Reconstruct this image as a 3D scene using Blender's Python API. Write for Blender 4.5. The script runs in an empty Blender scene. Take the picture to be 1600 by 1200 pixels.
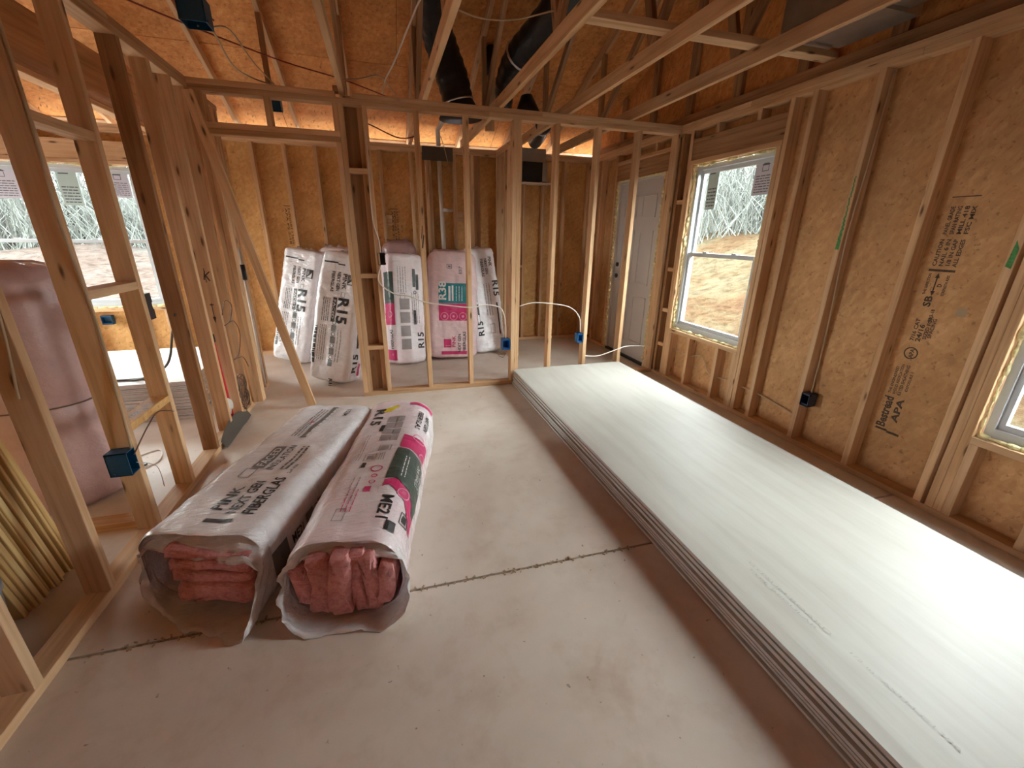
import bpy, bmesh, math, random
from mathutils import Vector, Matrix, noise

# ------------------------------------------------------------------ camera, sky, lights, exposure
scene = bpy.context.scene
COL = scene.collection
random.seed(7)

H = 1.45
FPX = 653.4555
cam_r = Vector((0.95884471, -0.28365813, 0.01244513))
cam_u = Vector((0.08366337, 0.32414802, 0.94229958))
cam_f = Vector((0.271325, 0.90247777, -0.33453941))
cam = bpy.data.objects.new('camera', bpy.data.cameras.new('camera'))
COL.objects.link(cam)
m = Matrix.Identity(4)
for i in range(3):
    m[i][0] = cam_r[i]; m[i][1] = cam_u[i]; m[i][2] = -cam_f[i]
m[0][3] = 0; m[1][3] = 0; m[2][3] = H
cam.matrix_world = m
cam.data.sensor_width = 36.0
cam.data.lens = FPX / 1600 * 36
cam.data.clip_start = 0.02
cam.data.clip_end = 300
scene.camera = cam

scene.view_settings.view_transform = 'Standard'
scene.view_settings.look = 'None'
scene.view_settings.gamma = 1
scene.view_settings.use_curve_mapping = False
scene.view_settings.exposure = 1.52

SKY = 13.0
world = bpy.data.worlds.new('overcast_sky')
scene.world = world
world.use_nodes = True
wn = world.node_tree.nodes; wl = world.node_tree.links
wn.clear()
wo = wn.new('ShaderNodeOutputWorld'); wb = wn.new('ShaderNodeBackground')
tc = wn.new('ShaderNodeTexCoord'); sp = wn.new('ShaderNodeSeparateXYZ')
mr = wn.new('ShaderNodeMapRange'); mx = wn.new('ShaderNodeMix'); mx.data_type = 'RGBA'
wl.new(tc.outputs['Generated'], sp.inputs[0]); wl.new(sp.outputs[2], mr.inputs[0])
mr.inputs[1].default_value = 0.0; mr.inputs[2].default_value = 0.9
mx.inputs[6].default_value = (0.97, 0.98, 1.0, 1); mx.inputs[7].default_value = (0.90, 0.95, 1.0, 1)
wl.new(mr.outputs[0], mx.inputs[0]); wl.new(mx.outputs[2], wb.inputs[0])
wb.inputs[1].default_value = SKY
wl.new(wb.outputs[0], wo.inputs[0])

def portal(loc, direction, sx, sy):
    l = bpy.data.lights.new('sky_portal', 'AREA'); l.shape = 'RECTANGLE'; l.size = sx; l.size_y = sy
    l.cycles.is_portal = True
    o = bpy.data.objects.new('sky_portal', l); COL.objects.link(o)
    o.location = loc
    o.rotation_euler = Vector(direction).to_track_quat('-Z', 'Z').to_euler()
scene.cycles.max_bounces = 10
scene.cycles.diffuse_bounces = 7
scene.cycles.transparent_max_bounces = 24
scene.cycles.use_denoising = True
scene.cycles.caustics_reflective = False
scene.cycles.caustics_refractive = False
scene.cycles.sample_clamp_indirect = 12

# ------------------------------------------------------------------ dimensions
XR = 2.84; XRO = 2.93            # right wall, stud face and sheathing face
YB = 5.75; YBO = 5.84            # back wall
YP = 3.92; YPO = 4.01            # middle partition
XL0, XL1 = -1.29, -1.20          # left stud wall
XW = -5.6                        # far left end of the house
YF = -6.0                        # front end
ZS = 2.379                       # top of studs
ZT = 2.455                       # top of plates
RIDGE = 0.0
def zroof(y):
    return 2.748 + 0.4167 * (YB - y) if y >= RIDGE else 2.748 + 0.4167 * (YB - RIDGE) - 0.4167 * (RIDGE - y)

# ------------------------------------------------------------------ node material helpers
MATS = {}
def new_mat(name):
    mt = bpy.data.materials.new(name); mt.use_nodes = True
    nt = mt.node_tree; nt.nodes.clear()
    out = nt.nodes.new('ShaderNodeOutputMaterial'); b = nt.nodes.new('ShaderNodeBsdfPrincipled')
    nt.links.new(b.outputs[0], out.inputs[0])
    MATS[name] = mt
    return mt, nt, b, out
def N(nt, kind, **kw):
    n = nt.nodes.new(kind)
    for k, v in kw.items():
        setattr(n, k, v)
    return n
def ramp(nt, src, stops):
    r = nt.nodes.new('ShaderNodeValToRGB')
    while len(r.color_ramp.elements) < len(stops): r.color_ramp.elements.new(0.5)
    for e, (p, c) in zip(r.color_ramp.elements, stops):
        e.position = p; e.color = (c[0], c[1], c[2], 1) if len(c) == 3 else c
    nt.links.new(src, r.inputs[0])
    return r.outputs[0]
def mixc(nt, fac, a, b, mode='MIX'):
    n = nt.nodes.new('ShaderNodeMix'); n.data_type = 'RGBA'; n.blend_type = mode
    for i, v in ((0, fac), (6, a), (7, b)):
        if hasattr(v, 'links') or hasattr(v, 'is_linked'): nt.links.new(v, n.inputs[i])
        elif i == 0: n.inputs[0].default_value = v
        else: n.inputs[i].default_value = (v[0], v[1], v[2], 1)
    return n.outputs[2]
def math_(nt, op, a, b=0.0, c=None):
    n = nt.nodes.new('ShaderNodeMath'); n.operation = op
    for i, v in ((0, a), (1, b)):
        if hasattr(v, 'is_linked'): nt.links.new(v, n.inputs[i])
        else: n.inputs[i].default_value = v
    if c is not None: n.inputs[2].default_value = c
    return n.outputs[0]
def vec_(nt, op, a, b):
    n = nt.nodes.new('ShaderNodeVectorMath'); n.operation = op
    for i, v in ((0, a), (1, b)):
        if hasattr(v, 'is_linked'): nt.links.new(v, n.inputs[i])
        else: n.inputs[i].default_value = v
    return n.outputs[0]
def coords(nt, rnd=37.0):
    t = nt.nodes.new('ShaderNodeTexCoord'); oi = nt.nodes.new('ShaderNodeObjectInfo')
    s = math_(nt, 'MULTIPLY', oi.outputs['Random'], rnd)
    c = nt.nodes.new('ShaderNodeCombineXYZ')
    nt.links.new(s, c.inputs[0]); nt.links.new(s, c.inputs[1]); nt.links.new(s, c.inputs[2])
    return vec_(nt, 'ADD', t.outputs['Object'], c.outputs[0]), oi.outputs['Random'], t.outputs['Object']
def noise_(nt, vec, scale, detail=3, rough=0.5, dist=0.0):
    n = nt.nodes.new('ShaderNodeTexNoise'); n.inputs['Scale'].default_value = scale
    n.inputs['Detail'].default_value = detail; n.inputs['Roughness'].default_value = rough; n.inputs['Distortion'].default_value = dist
    nt.links.new(vec, n.inputs['Vector'])
    return n.outputs['Fac']
def bump_(nt, b, h, strength=0.2, dist=0.002):
    n = nt.nodes.new('ShaderNodeBump'); n.inputs['Strength'].default_value = strength; n.inputs['Distance'].default_value = dist
    nt.links.new(h, n.inputs['Height']); nt.links.new(n.outputs[0], b.inputs['Normal'])

def lumber_mat(name, light, mid, dark, knots=True):
    mt, nt, b, out = new_mat(name)
    v, rnd, raw = coords(nt)
    st = vec_(nt, 'MULTIPLY', v, (38, 38, 1.6))
    g = noise_(nt, st, 1.0, 4, 0.55, 0.6)
    fine = noise_(nt, vec_(nt, 'MULTIPLY', v, (190, 190, 5)), 1.0, 2, 0.5)
    big = noise_(nt, vec_(nt, 'MULTIPLY', v, (5, 5, 1.2)), 1.0, 3, 0.5)
    c = ramp(nt, g, [(0.28, dark), (0.48, mid), (0.70, light)])
    c = mixc(nt, math_(nt, 'MULTIPLY', fine, 0.16), c, dark)
    c2 = ramp(nt, big, [(0.3, (0.80, 0.70, 0.60)), (0.62, (1.05, 1.03, 1.0))])
    c = mixc(nt, 1.0, c, c2, 'MULTIPLY')
    tone = ramp(nt, rnd, [(0.0, (0.80, 0.74, 0.68)), (0.35, (1.0, 0.98, 0.95)), (0.7, (0.92, 0.84, 0.74)), (1.0, (1.08, 1.05, 1.0))])
    c = mixc(nt, 1.0, c, tone, 'MULTIPLY')
    if knots:
        vo = nt.nodes.new('ShaderNodeTexVoronoi'); vo.inputs['Scale'].default_value = 1.0
        nt.links.new(vec_(nt, 'MULTIPLY', v, (16, 16, 4.0)), vo.inputs['Vector'])
        sepc = nt.nodes.new('ShaderNodeSeparateColor'); nt.links.new(vo.outputs['Color'], sepc.inputs[0])
        sel = math_(nt, 'GREATER_THAN', sepc.outputs[0], 0.45)
        k = ramp(nt, vo.outputs['Distance'], [(0.08, (1, 1, 1)), (0.17, (0, 0, 0))])
        kf = math_(nt, 'MULTIPLY', k, sel)
        halo = math_(nt, 'MULTIPLY', ramp(nt, vo.outputs['Distance'], [(0.08, (1, 1, 1)), (0.34, (0, 0, 0))]), sel)
        c = mixc(nt, math_(nt, 'MULTIPLY', halo, 0.30), c, (dark[0] * 0.6, dark[1] * 0.5, dark[2] * 0.4))
        c = mixc(nt, math_(nt, 'MULTIPLY', kf, 0.85), c, (0.085, 0.035, 0.014))
    nt.links.new(c, b.inputs['Base Color'])
    b.inputs['Roughness'].default_value = 0.68
    b.inputs['Specular IOR Level'].default_value = 0.3
    bump_(nt, b, fine, 0.25, 0.0012)
    return mt

def osb_mat(name, cols, world_scale=1.0):
    mt, nt, b, out = new_mat(name)
    v, rnd, raw = coords(nt, 11.0)
    v = vec_(nt, 'MULTIPLY', v, (world_scale,) * 3)
    lay = None; hh = None
    for i, (rx, ry, rz) in enumerate(((0.3, 0.5, 0.2), (1.2, 0.9, 1.7), (2.2, 2.0, 2.9))):
        mp = nt.nodes.new('ShaderNodeMapping'); mp.inputs['Rotation'].default_value = (rx, ry, rz)
        nt.links.new(v, mp.inputs['Vector'])
        w = nt.nodes.new('ShaderNodeTexNoise'); w.inputs['Scale'].default_value = 6; nt.links.new(v, w.inputs['Vector'])
        wv = vec_(nt, 'SCALE', w.outputs['Color'], (0, 0, 0)); wv.node.inputs['Scale'].default_value = 0.03
        mv = vec_(nt, 'ADD', mp.outputs[0], wv)
        vo = nt.nodes.new('ShaderNodeTexVoronoi'); vo.inputs['Scale'].default_value = 1.0
        nt.links.new(vec_(nt, 'MULTIPLY', mv, (11, 42, 42)), vo.inputs['Vector'])
        s = nt.nodes.new('ShaderNodeSeparateColor'); nt.links.new(vo.outputs['Color'], s.inputs[0])
        lay = s.outputs[0] if lay is None else math_(nt, 'ADD', lay, s.outputs[0])
        hh = s.outputs[1] if hh is None else math_(nt, 'MAXIMUM', hh, s.outputs[1])
    f = math_(nt, 'DIVIDE', lay, 3.0)
    g = noise_(nt, v, 2.2, 3, 0.6)
    f2 = math_(nt, 'ADD', math_(nt, 'MULTIPLY', f, 0.8), math_(nt, 'MULTIPLY', g, 0.2))
    c = ramp(nt, f2, [(0.18, cols[0]), (0.42, cols[1]), (0.60, cols[2]), (0.85, cols[3])])
    sp = ramp(nt, noise_(nt, v, 34, 2, 0.6), [(0.30, (0.50, 0.42, 0.35)), (0.38, (1, 1, 1))])
    c = mixc(nt, 0.6, c, sp, 'MULTIPLY')
    big = ramp(nt, g, [(0.35, (0.82, 0.78, 0.74)), (0.65, (1.06, 1.04, 1.02))])
    c = mixc(nt, 1.0, c, big, 'MULTIPLY')
    nt.links.new(c, b.inputs['Base Color'])
    b.inputs['Roughness'].default_value = 0.62; b.inputs['Specular IOR Level'].default_value = 0.3
    bump_(nt, b, hh, 0.3, 0.0015)
    return mt

def plain(name, col, rough=0.5, metal=0.0, spec=0.5, nscale=None, namp=0.12, bump=0.0, bdist=0.002):
    mt, nt, b, out = new_mat(name)
    v, rnd, raw = coords(nt)
    if nscale:
        n = noise_(nt, v, nscale, 4, 0.6)
        lo = tuple(x * (1 - namp) for x in col); hi = tuple(min(1, x * (1 + namp)) for x in col)
        nt.links.new(ramp(nt, n, [(0.3, lo), (0.7, hi)]), b.inputs['Base Color'])
        if bump: bump_(nt, b, n, bump, bdist)
    else:
        b.inputs['Base Color'].default_value = (*col, 1)
    b.inputs['Roughness'].default_value = rough; b.inputs['Metallic'].default_value = metal
    b.inputs['Specular IOR Level'].default_value = spec
    return mt

PINE = lumber_mat('pine_lumber', (0.78, 0.57, 0.38), (0.70, 0.49, 0.31), (0.52, 0.335, 0.19))
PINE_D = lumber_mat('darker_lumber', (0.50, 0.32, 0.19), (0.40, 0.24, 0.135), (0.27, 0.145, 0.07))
BEAM = lumber_mat('laminated_lumber', (0.60, 0.39, 0.22), (0.50, 0.31, 0.165), (0.38, 0.215, 0.105), knots=False)
YEL = lumber_mat('yellow_pine_edge', (0.80, 0.63, 0.33), (0.70, 0.52, 0.25), (0.52, 0.37, 0.16), knots=False)
OSB_R = osb_mat('osb_sheathing', [(0.52, 0.285, 0.125), (0.585, 0.33, 0.148), (0.62, 0.36, 0.165), (0.69, 0.42, 0.21)])
OSB_B = osb_mat('osb_sheathing_golden', [(0.60, 0.325, 0.115), (0.67, 0.385, 0.145), (0.71, 0.42, 0.165), (0.78, 0.49, 0.22)])
OSB_ROOF = osb_mat('osb_roof_deck', [(0.56, 0.23, 0.065), (0.66, 0.29, 0.09), (0.71, 0.33, 0.11), (0.78, 0.40, 0.15)])

def concrete():
    mt, nt, b, out = new_mat('concrete_slab')
    t = nt.nodes.new('ShaderNodeTexCoord'); v = t.outputs['Object']
    n1 = noise_(nt, v, 0.9, 5, 0.6, 0.4); n2 = noise_(nt, v, 4.0, 6, 0.7, 0.2); n3 = noise_(nt, v, 60, 3, 0.6)
    c = ramp(nt, n1, [(0.3, (0.60, 0.50, 0.42)), (0.52, (0.72, 0.63, 0.55)), (0.75, (0.78, 0.71, 0.64))])
    st = ramp(nt, n2, [(0.30, (0.80, 0.72, 0.64)), (0.50, (1, 1, 1)), (0.72, (1.06, 1.06, 1.06))])
    c = mixc(nt, 0.55, c, st, 'MULTIPLY')
    rust = ramp(nt, noise_(nt, vec_(nt, 'ADD', v, (3.1, 7.7, 0)), 1.9, 5, 0.7, 0.5), [(0.62, (0, 0, 0)), (0.74, (1, 1, 1))])
    c = mixc(nt, math_(nt, 'MULTIPLY', rust, 0.35), c, (0.42, 0.27, 0.16))
    speck = ramp(nt, noise_(nt, v, 26, 2, 0.7), [(0.24, (0.35, 0.28, 0.22)), (0.30, (1, 1, 1))])
    c = mixc(nt, 0.8, c, speck, 'MULTIPLY')
    nt.links.new(c, b.inputs['Base Color'])
    nt.links.new(ramp(nt, n2, [(0.3, (0.42,) * 3), (0.7, (0.62,) * 3)]), b.inputs['Roughness'])
    b.inputs['Specular IOR Level'].default_value = 0.35
    bump_(nt, b, n3, 0.12, 0.001)
    return mt
CONC = concrete()

def gypsum_face():
    mt, nt, b, out = new_mat('drywall_paper_face')
    v, rnd, raw = coords(nt, 5)
    streak = noise_(nt, vec_(nt, 'MULTIPLY', v, (14, 1.2, 3)), 1.0, 5, 0.62, 0.3)
    c = ramp(nt, streak, [(0.25, (0.46, 0.43, 0.385)), (0.5, (0.52, 0.495, 0.45)), (0.8, (0.57, 0.55, 0.505))])
    n2 = noise_(nt, v, 3, 4, 0.6)
    c = mixc(nt, 0.5, c, ramp(nt, n2, [(0.35, (0.94, 0.91, 0.88)), (0.65, (1.02, 1.03, 1.0))]), 'MULTIPLY')
    nt.links.new(c, b.inputs['Base Color']); b.inputs['Roughness'].default_value = 0.55
    b.inputs['Specular IOR Level'].default_value = 0.4
    bump_(nt, b, noise_(nt, v, 180, 2), 0.08, 0.0006)
    return mt
GYP = gypsum_face()
GYPE = plain('drywall_edge_grey', (0.60, 0.56, 0.54), 0.8, nscale=40, namp=0.10)
GYPW = plain('drywall_white_face', (0.78, 0.79, 0.80), 0.6, nscale=3, namp=0.04)

def film(name, col, alpha=0.0, rough=0.22, bump=0.5, pink=None):
    mt, nt, b, out = new_mat(name)
    v, rnd, raw = coords(nt, 9)
    n = noise_(nt, v, 9, 4, 0.6, 1.2); w = noise_(nt, vec_(nt, 'MULTIPLY', v, (10, 70, 70)), 1.0, 3, 0.55, 0.6)
    c = ramp(nt, n, [(0.3, tuple(x * 0.9 for x in col)), (0.7, tuple(min(1, x * 1.05) for x in col))])
    if pink: c = mixc(nt, ramp(nt, noise_(nt, v, 2.5, 2), [(0.42, (0, 0, 0)), (0.6, (0.75, 0.75, 0.75))]), c, pink)
    nt.links.new(c, b.inputs['Base Color'])
    b.inputs['Roughness'].default_value = rough; b.inputs['Specular IOR Level'].default_value = 0.6
    b.inputs['Subsurface Weight'].default_value = 0.0
    bump_(nt, b, math_(nt, 'ADD', n, w), bump, 0.006)
    if alpha > 0:
        tl = nt.nodes.new('ShaderNodeBsdfTranslucent'); tl.inputs[0].default_value = (*col, 1); m2 = nt.nodes.new('ShaderNodeMixShader')
        m2.inputs[0].default_value = 0.25; nt.links.new(b.outputs[0], m2.inputs[1]); nt.links.new(tl.outputs[0], m2.inputs[2])
        tr = nt.nodes.new('ShaderNodeBsdfTransparent'); ms = nt.nodes.new('ShaderNodeMixShader')
        f = ramp(nt, n, [(0.3, (alpha * 1.5,) * 3), (0.7, (alpha * 0.5,) * 3)])
        nt.links.new(f, ms.inputs[0]); nt.links.new(m2.outputs[0], ms.inputs[1]); nt.links.new(tr.outputs[0], ms.inputs[2])
        nt.links.new(ms.outputs[0], out.inputs[0])
    return mt
FILM_W = film('white_bag_film', (0.90, 0.885, 0.92), rough=.17, bump=.8)
FILM_P = film('pinkish_bag_film', (0.90, 0.84, 0.87), pink=(0.88, 0.71, 0.75), rough=.17, bump=.8)
FILM_PP = film('pink_bag_film', (0.82, 0.61, 0.62), rough=.17, bump=.7)
FILM_T = film('loose_bag_film', (0.90, 0.87, 0.88), alpha=0.06, rough=0.15, bump=1.0)
FILM_ROLL = film('mauve_bag_film', (0.47, 0.30, 0.29), rough=0.3, bump=0.4)

def wool():
    mt, nt, b, out = new_mat('pink_fibreglass')
    v, rnd, raw = coords(nt)
    n = noise_(nt, v, 45, 5, 0.7); n2 = noise_(nt, vec_(nt, 'MULTIPLY', v, (12, 12, 90)), 1, 3, 0.6)
    c = ramp(nt, n, [(0.25, (0.50, 0.17, 0.17)), (0.5, (0.72, 0.32, 0.31)), (0.8, (0.82, 0.46, 0.44))])
    nt.links.new(c, b.inputs['Base Color']); b.inputs['Roughness'].default_value = 0.95; b.inputs['Specular IOR Level'].default_value = 0.1
    bump_(nt, b, math_(nt, 'ADD', n, n2), 0.8, 0.008)
    return mt
WOOL = wool()
INK = plain('black_print', (0.03, 0.03, 0.032), 0.4)
INK_G = plain('grey_print', (0.17, 0.16, 0.16), 0.45)
INK_LG = plain('pale_grey_print', (0.36, 0.31, 0.31), 0.45)
INK_M = plain('magenta_print', (0.62, 0.035, 0.16), 0.4)
INK_PK = plain('pale_pink_print', (0.78, 0.30, 0.42), 0.4)
INK_T = plain('teal_print', (0.02, 0.22, 0.25), 0.4)
INK_DG = plain('dark_green_print', (0.055, 0.085, 0.07), 0.35)
INK_W = plain('white_print', (0.78, 0.76, 0.76), 0.4)
INK_Y = plain('yellow_label', (0.75, 0.60, 0.03), 0.4)
STAMP = plain('osb_stamp_ink', (0.085, 0.05, 0.028), 0.7, nscale=60, namp=0.5)
PEN = plain('pencil_mark', (0.03, 0.02, 0.015), 0.7)
GREEN = plain('green_spray_paint', (0.055, 0.24, 0.055), 0.6, nscale=60, namp=0.4)
VINYL = plain('vinyl_frame', (0.56, 0.58, 0.60), 0.4)
FOAM = plain('spray_foam', (0.75, 0.66, 0.36), 0.85, nscale=40, namp=0.2, bump=0.8, bdist=0.01)
DOORM = plain('primed_steel_door', (0.58, 0.54, 0.52), 0.45)
BLUE = plain('blue_box_plastic', (0.004, 0.065, 0.145), 0.4)
BLUE_B = plain('bright_blue_plastic', (0.01, 0.13, 0.36), 0.35)
BLUE_N = plain('navy_box_plastic', (0.018, 0.035, 0.075), 0.45)
BLACK = plain('black_plastic', (0.006, 0.006, 0.007), 0.4)
BLKFLEX = plain('black_duct_jacket', (0.010, 0.009, 0.009), 0.35, nscale=30, namp=0.3, bump=0.4, bdist=0.01)
METAL = plain('galvanised_steel', (0.55, 0.56, 0.56), 0.32, metal=0.9, nscale=8, namp=0.12)
PVC = plain('white_pvc', (0.66, 0.62, 0.57), 0.4)
CABLE = plain('cream_cable', (0.50, 0.36, 0.22), 0.5)
CABLE_W = plain('white_cable', (0.74, 0.68, 0.61), 0.5)
CABLE_R = plain('red_cable', (0.28, 0.04, 0.025), 0.5)
CABLE_D = plain('dark_cable', (0.14, 0.075, 0.045), 0.5)
RED = plain('red_pex', (0.50, 0.015, 0.02), 0.35)
GREY = plain('grey_sill_strip', (0.085, 0.070, 0.055), 0.7)
STEEL = plain('strap_steel', (0.62, 0.62, 0.64), 0.3, metal=1.0)
DUST = plain('sawdust', (0.42, 0.31, 0.19), 0.9)
STICK = plain('window_sticker_violet', (0.62, 0.60, 0.68), 0.6)
STICK_G = plain('window_sticker_green', (0.50, 0.62, 0.58), 0.6)
STICK_I = plain('sticker_ink', (0.10, 0.10, 0.12), 0.6)
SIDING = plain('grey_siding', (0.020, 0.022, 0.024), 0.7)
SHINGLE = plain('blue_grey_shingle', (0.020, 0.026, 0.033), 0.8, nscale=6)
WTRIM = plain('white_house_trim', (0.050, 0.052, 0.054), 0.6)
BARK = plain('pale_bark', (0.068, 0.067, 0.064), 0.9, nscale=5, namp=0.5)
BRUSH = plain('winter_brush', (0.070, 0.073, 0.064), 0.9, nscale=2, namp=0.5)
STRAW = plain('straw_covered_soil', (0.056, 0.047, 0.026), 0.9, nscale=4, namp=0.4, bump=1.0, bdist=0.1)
BUCK = plain('grey_plastic_bucket', (0.23, 0.24, 0.25), 0.5)

def glass():
    mt, nt, b, out = new_mat('window_glass')
    tr = nt.nodes.new('ShaderNodeBsdfTransparent'); tr.inputs[0].default_value = (0.93, 0.97, 0.95, 1)
    gl = nt.nodes.new('ShaderNodeBsdfGlossy'); gl.inputs['Roughness'].default_value = 0.02
    fr = nt.nodes.new('ShaderNodeLayerWeight'); fr.inputs[0].default_value = 0.5
    ms = nt.nodes.new('ShaderNodeMixShader')
    sch = math_(nt, 'MULTIPLY_ADD', math_(nt, 'POWER', fr.outputs['Facing'], 5.0), 0.94, 0.03)
    nt.links.new(sch, ms.inputs[0]); nt.links.new(tr.outputs[0], ms.inputs[1]); nt.links.new(gl.outputs[0], ms.inputs[2])
    nt.links.new(ms.outputs[0], out.inputs[0])
    return mt
GLASS = glass()

def soil():
    mt, nt, b, out = new_mat('clay_soil')
    t = nt.nodes.new('ShaderNodeTexCoord'); v = t.outputs['Object']
    s = nt.nodes.new('ShaderNodeSeparateXYZ'); nt.links.new(v, s.inputs[0])
    n = noise_(nt, v, 0.7, 5, 0.65, 0.5); n2 = noise_(nt, v, 5, 5, 0.7)
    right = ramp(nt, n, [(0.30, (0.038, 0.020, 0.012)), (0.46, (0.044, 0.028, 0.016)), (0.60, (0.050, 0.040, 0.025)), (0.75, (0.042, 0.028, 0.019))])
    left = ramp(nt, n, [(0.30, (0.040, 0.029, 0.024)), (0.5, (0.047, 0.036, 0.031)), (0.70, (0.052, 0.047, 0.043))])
    f = ramp(nt, math_(nt, 'MULTIPLY_ADD', s.outputs[0], 0.25, 0.5), [(0.2, (0, 0, 0)), (0.8, (1, 1, 1))])
    f.node.inputs[0].links[0].from_node.inputs[2].default_value = 0.2
    c = mixc(nt, f, left, right)
    sp = ramp(nt, n2, [(0.36, (0.55, 0.52, 0.5)), (0.52, (1, 1, 1)), (0.7, (1.15, 1.15, 1.15))])
    c = mixc(nt, 0.9, c, sp, 'MULTIPLY')
    nt.links.new(c, b.inputs['Base Color']); b.inputs['Roughness'].default_value = 1.0; b.inputs['Specular IOR Level'].default_value = 0.0
    bump_(nt, b, n2, 0.8, 0.08)
    return mt
SOIL = soil()

# ------------------------------------------------------------------ object helpers
WM = {}
def put(o, world_m, parent=None):
    COL.objects.link(o)
    WM[o.name] = world_m.copy()
    if parent is not None:
        o.parent = parent
        o.matrix_parent_inverse = WM[parent.name].inverted()
    o.matrix_basis = world_m
    return o
def tag(o, label=None, cat=None, group=None, kind=None):
    if label: o['label'] = label
    if cat: o['category'] = cat
    if group: o['group'] = group
    if kind: o['kind'] = kind
    return o
def thing(name, loc, label, cat, group=None, kind=None, parent=None):
    o = bpy.data.objects.new(name, None); o.empty_display_size = 0.05
    put(o, Matrix.Translation(loc))
    return tag(o, label, cat, group, kind)
def structure(name, loc=(0, 0, 0), label=None, cat=None):
    o = bpy.data.objects.new(name, None); o.empty_display_size = 0.05
    put(o, Matrix.Translation(loc)); tag(o, label, cat, None, 'structure')
    return o
def mesh_data(name, verts, faces, mat, smooth=False):
    me = bpy.data.meshes.new(name); me.from_pydata([tuple(v) for v in verts], [], faces); me.update()
    mats = mat if isinstance(mat, (list, tuple)) else [mat]
    for x in mats: me.materials.append(x)
    if smooth:
        for p in me.polygons: p.use_smooth = True
    return me
def mobj(name, verts, faces, mat, parent=None, smooth=False, origin=None):
    """world-space verts; the object's origin goes to their base centre"""
    vs = [Vector(v) for v in verts]
    if origin is None:
        xs = [v.x for v in vs]; ys = [v.y for v in vs]; zs = [v.z for v in vs]
        origin = Vector(((min(xs) + max(xs)) / 2, (min(ys) + max(ys)) / 2, min(zs)))
    origin = Vector(origin)
    me = mesh_data(name, [v - origin for v in vs], faces, mat, smooth)
    return put(bpy.data.objects.new(name, me), Matrix.Translation(origin), parent)

LUM = {}
def lumber_mesh(a, b, L, mat, bev=0.002):
    key = (round(a, 4), round(b, 4), round(L, 4), mat.name)
    if key in LUM: return LUM[key]
    bm = bmesh.new(); bmesh.ops.create_cube(bm, size=1.0)
    for v in bm.verts: v.co = Vector((v.co.x * a, v.co.y * b, v.co.z * L))
    if bev: bmesh.ops.bevel(bm, geom=[e for e in bm.edges if abs((e.verts[0].co - e.verts[1].co).z) > L * 0.5], offset=min(bev, a * .2, b * .2), segments=1, affect='EDGES')
    me = bpy.data.meshes.new('lumber'); bm.to_mesh(me); bm.free(); me.materials.append(mat)
    LUM[key] = me
    return me
AX = {'z': Matrix.Identity(3),
      'x': Matrix(((0, 0, 1), (1, 0, 0), (0, 1, 0))),
      'y': Matrix(((0, 1, 0), (0, 0, 1), (1, 0, 0)))}
def bar(name, mn, mx, axis='z', mat=None, parent=None, bev=0.002):
    mn = Vector(mn); mx = Vector(mx); d = mx - mn; c = (mx + mn) / 2
    dims = {'z': (d.x, d.y, d.z), 'x': (d.y, d.z, d.x), 'y': (d.z, d.x, d.y)}[axis]
    me = lumber_mesh(*dims, mat or PINE, bev)
    o = bpy.data.objects.new(name, me)
    return put(o, Matrix.Translation(c) @ AX[axis].to_4x4(), parent)
def board(name, p0, p1, w, t, wdir, mat=None, parent=None):
    """lumber from p0 to p1, width w along wdir, thickness t across"""
    p0 = Vector(p0); p1 = Vector(p1); z = (p1 - p0).normalized(); x = Vector(wdir); x = (x - z * x.dot(z)).normalized(); y = z.cross(x)
    me = lumber_mesh(w, t, (p1 - p0).length, mat or PINE)
    mtx = Matrix((x, y, z)).transposed().to_4x4(); mtx.translation = (p0 + p1) / 2
    return put(bpy.data.objects.new(name, me), mtx, parent)
class MB:
    """collects shapes into ONE mesh"""
    def __init__(s): s.v = []; s.f = []
    def box(s, mn, mx, mt=None):
        b = len(s.v)
        P = [Vector((x, y, z)) for z in (mn[2], mx[2]) for y in (mn[1], mx[1]) for x in (mn[0], mx[0])]
        if mt is not None: P = [mt @ p for p in P]
        s.v += P
        s.f += [tuple(b + i for i in q) for q in ((0, 2, 3, 1), (4, 5, 7, 6), (0, 1, 5, 4), (2, 6, 7, 3), (0, 4, 6, 2), (1, 3, 7, 5))]
        return s
    def tube(s, pts, r, n=6, cap=True):
        pts = [Vector(p) for p in pts]; b = len(s.v); rs = r if isinstance(r, (list, tuple)) else [r] * len(pts)
        nrm = None
        for i, p in enumerate(pts):
            t = (pts[min(i + 1, len(pts) - 1)] - pts[max(i - 1, 0)])
            t = t.normalized() if t.length > 1e-9 else Vector((0, 0, 1))
            if nrm is None:
                nrm = Vector((0, 0, 1)) if abs(t.z) < 0.9 else Vector((1, 0, 0))
            nrm = (nrm - t * nrm.dot(t))
            nrm = nrm.normalized() if nrm.length > 1e-6 else t.orthogonal().normalized()
            bi = t.cross(nrm)
            for k in range(n):
                a = 2 * math.pi * k / n
                s.v.append(p + (nrm * math.cos(a) + bi * math.sin(a)) * rs[i])
        for i in range(len(pts) - 1):
            for k in range(n):
                s.f.append((b + i * n + k, b + i * n + (k + 1) % n, b + (i + 1) * n + (k + 1) % n, b + (i + 1) * n + k))
        if cap:
            s.f.append(tuple(b + k for k in reversed(range(n)))); s.f.append(tuple(b + (len(pts) - 1) * n + k for k in range(n)))
        return s
    def build(s, name, mat, parent=None, smooth=False, origin=None):
        return mobj(name, s.v, s.f, mat, parent, smooth, origin)
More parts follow.
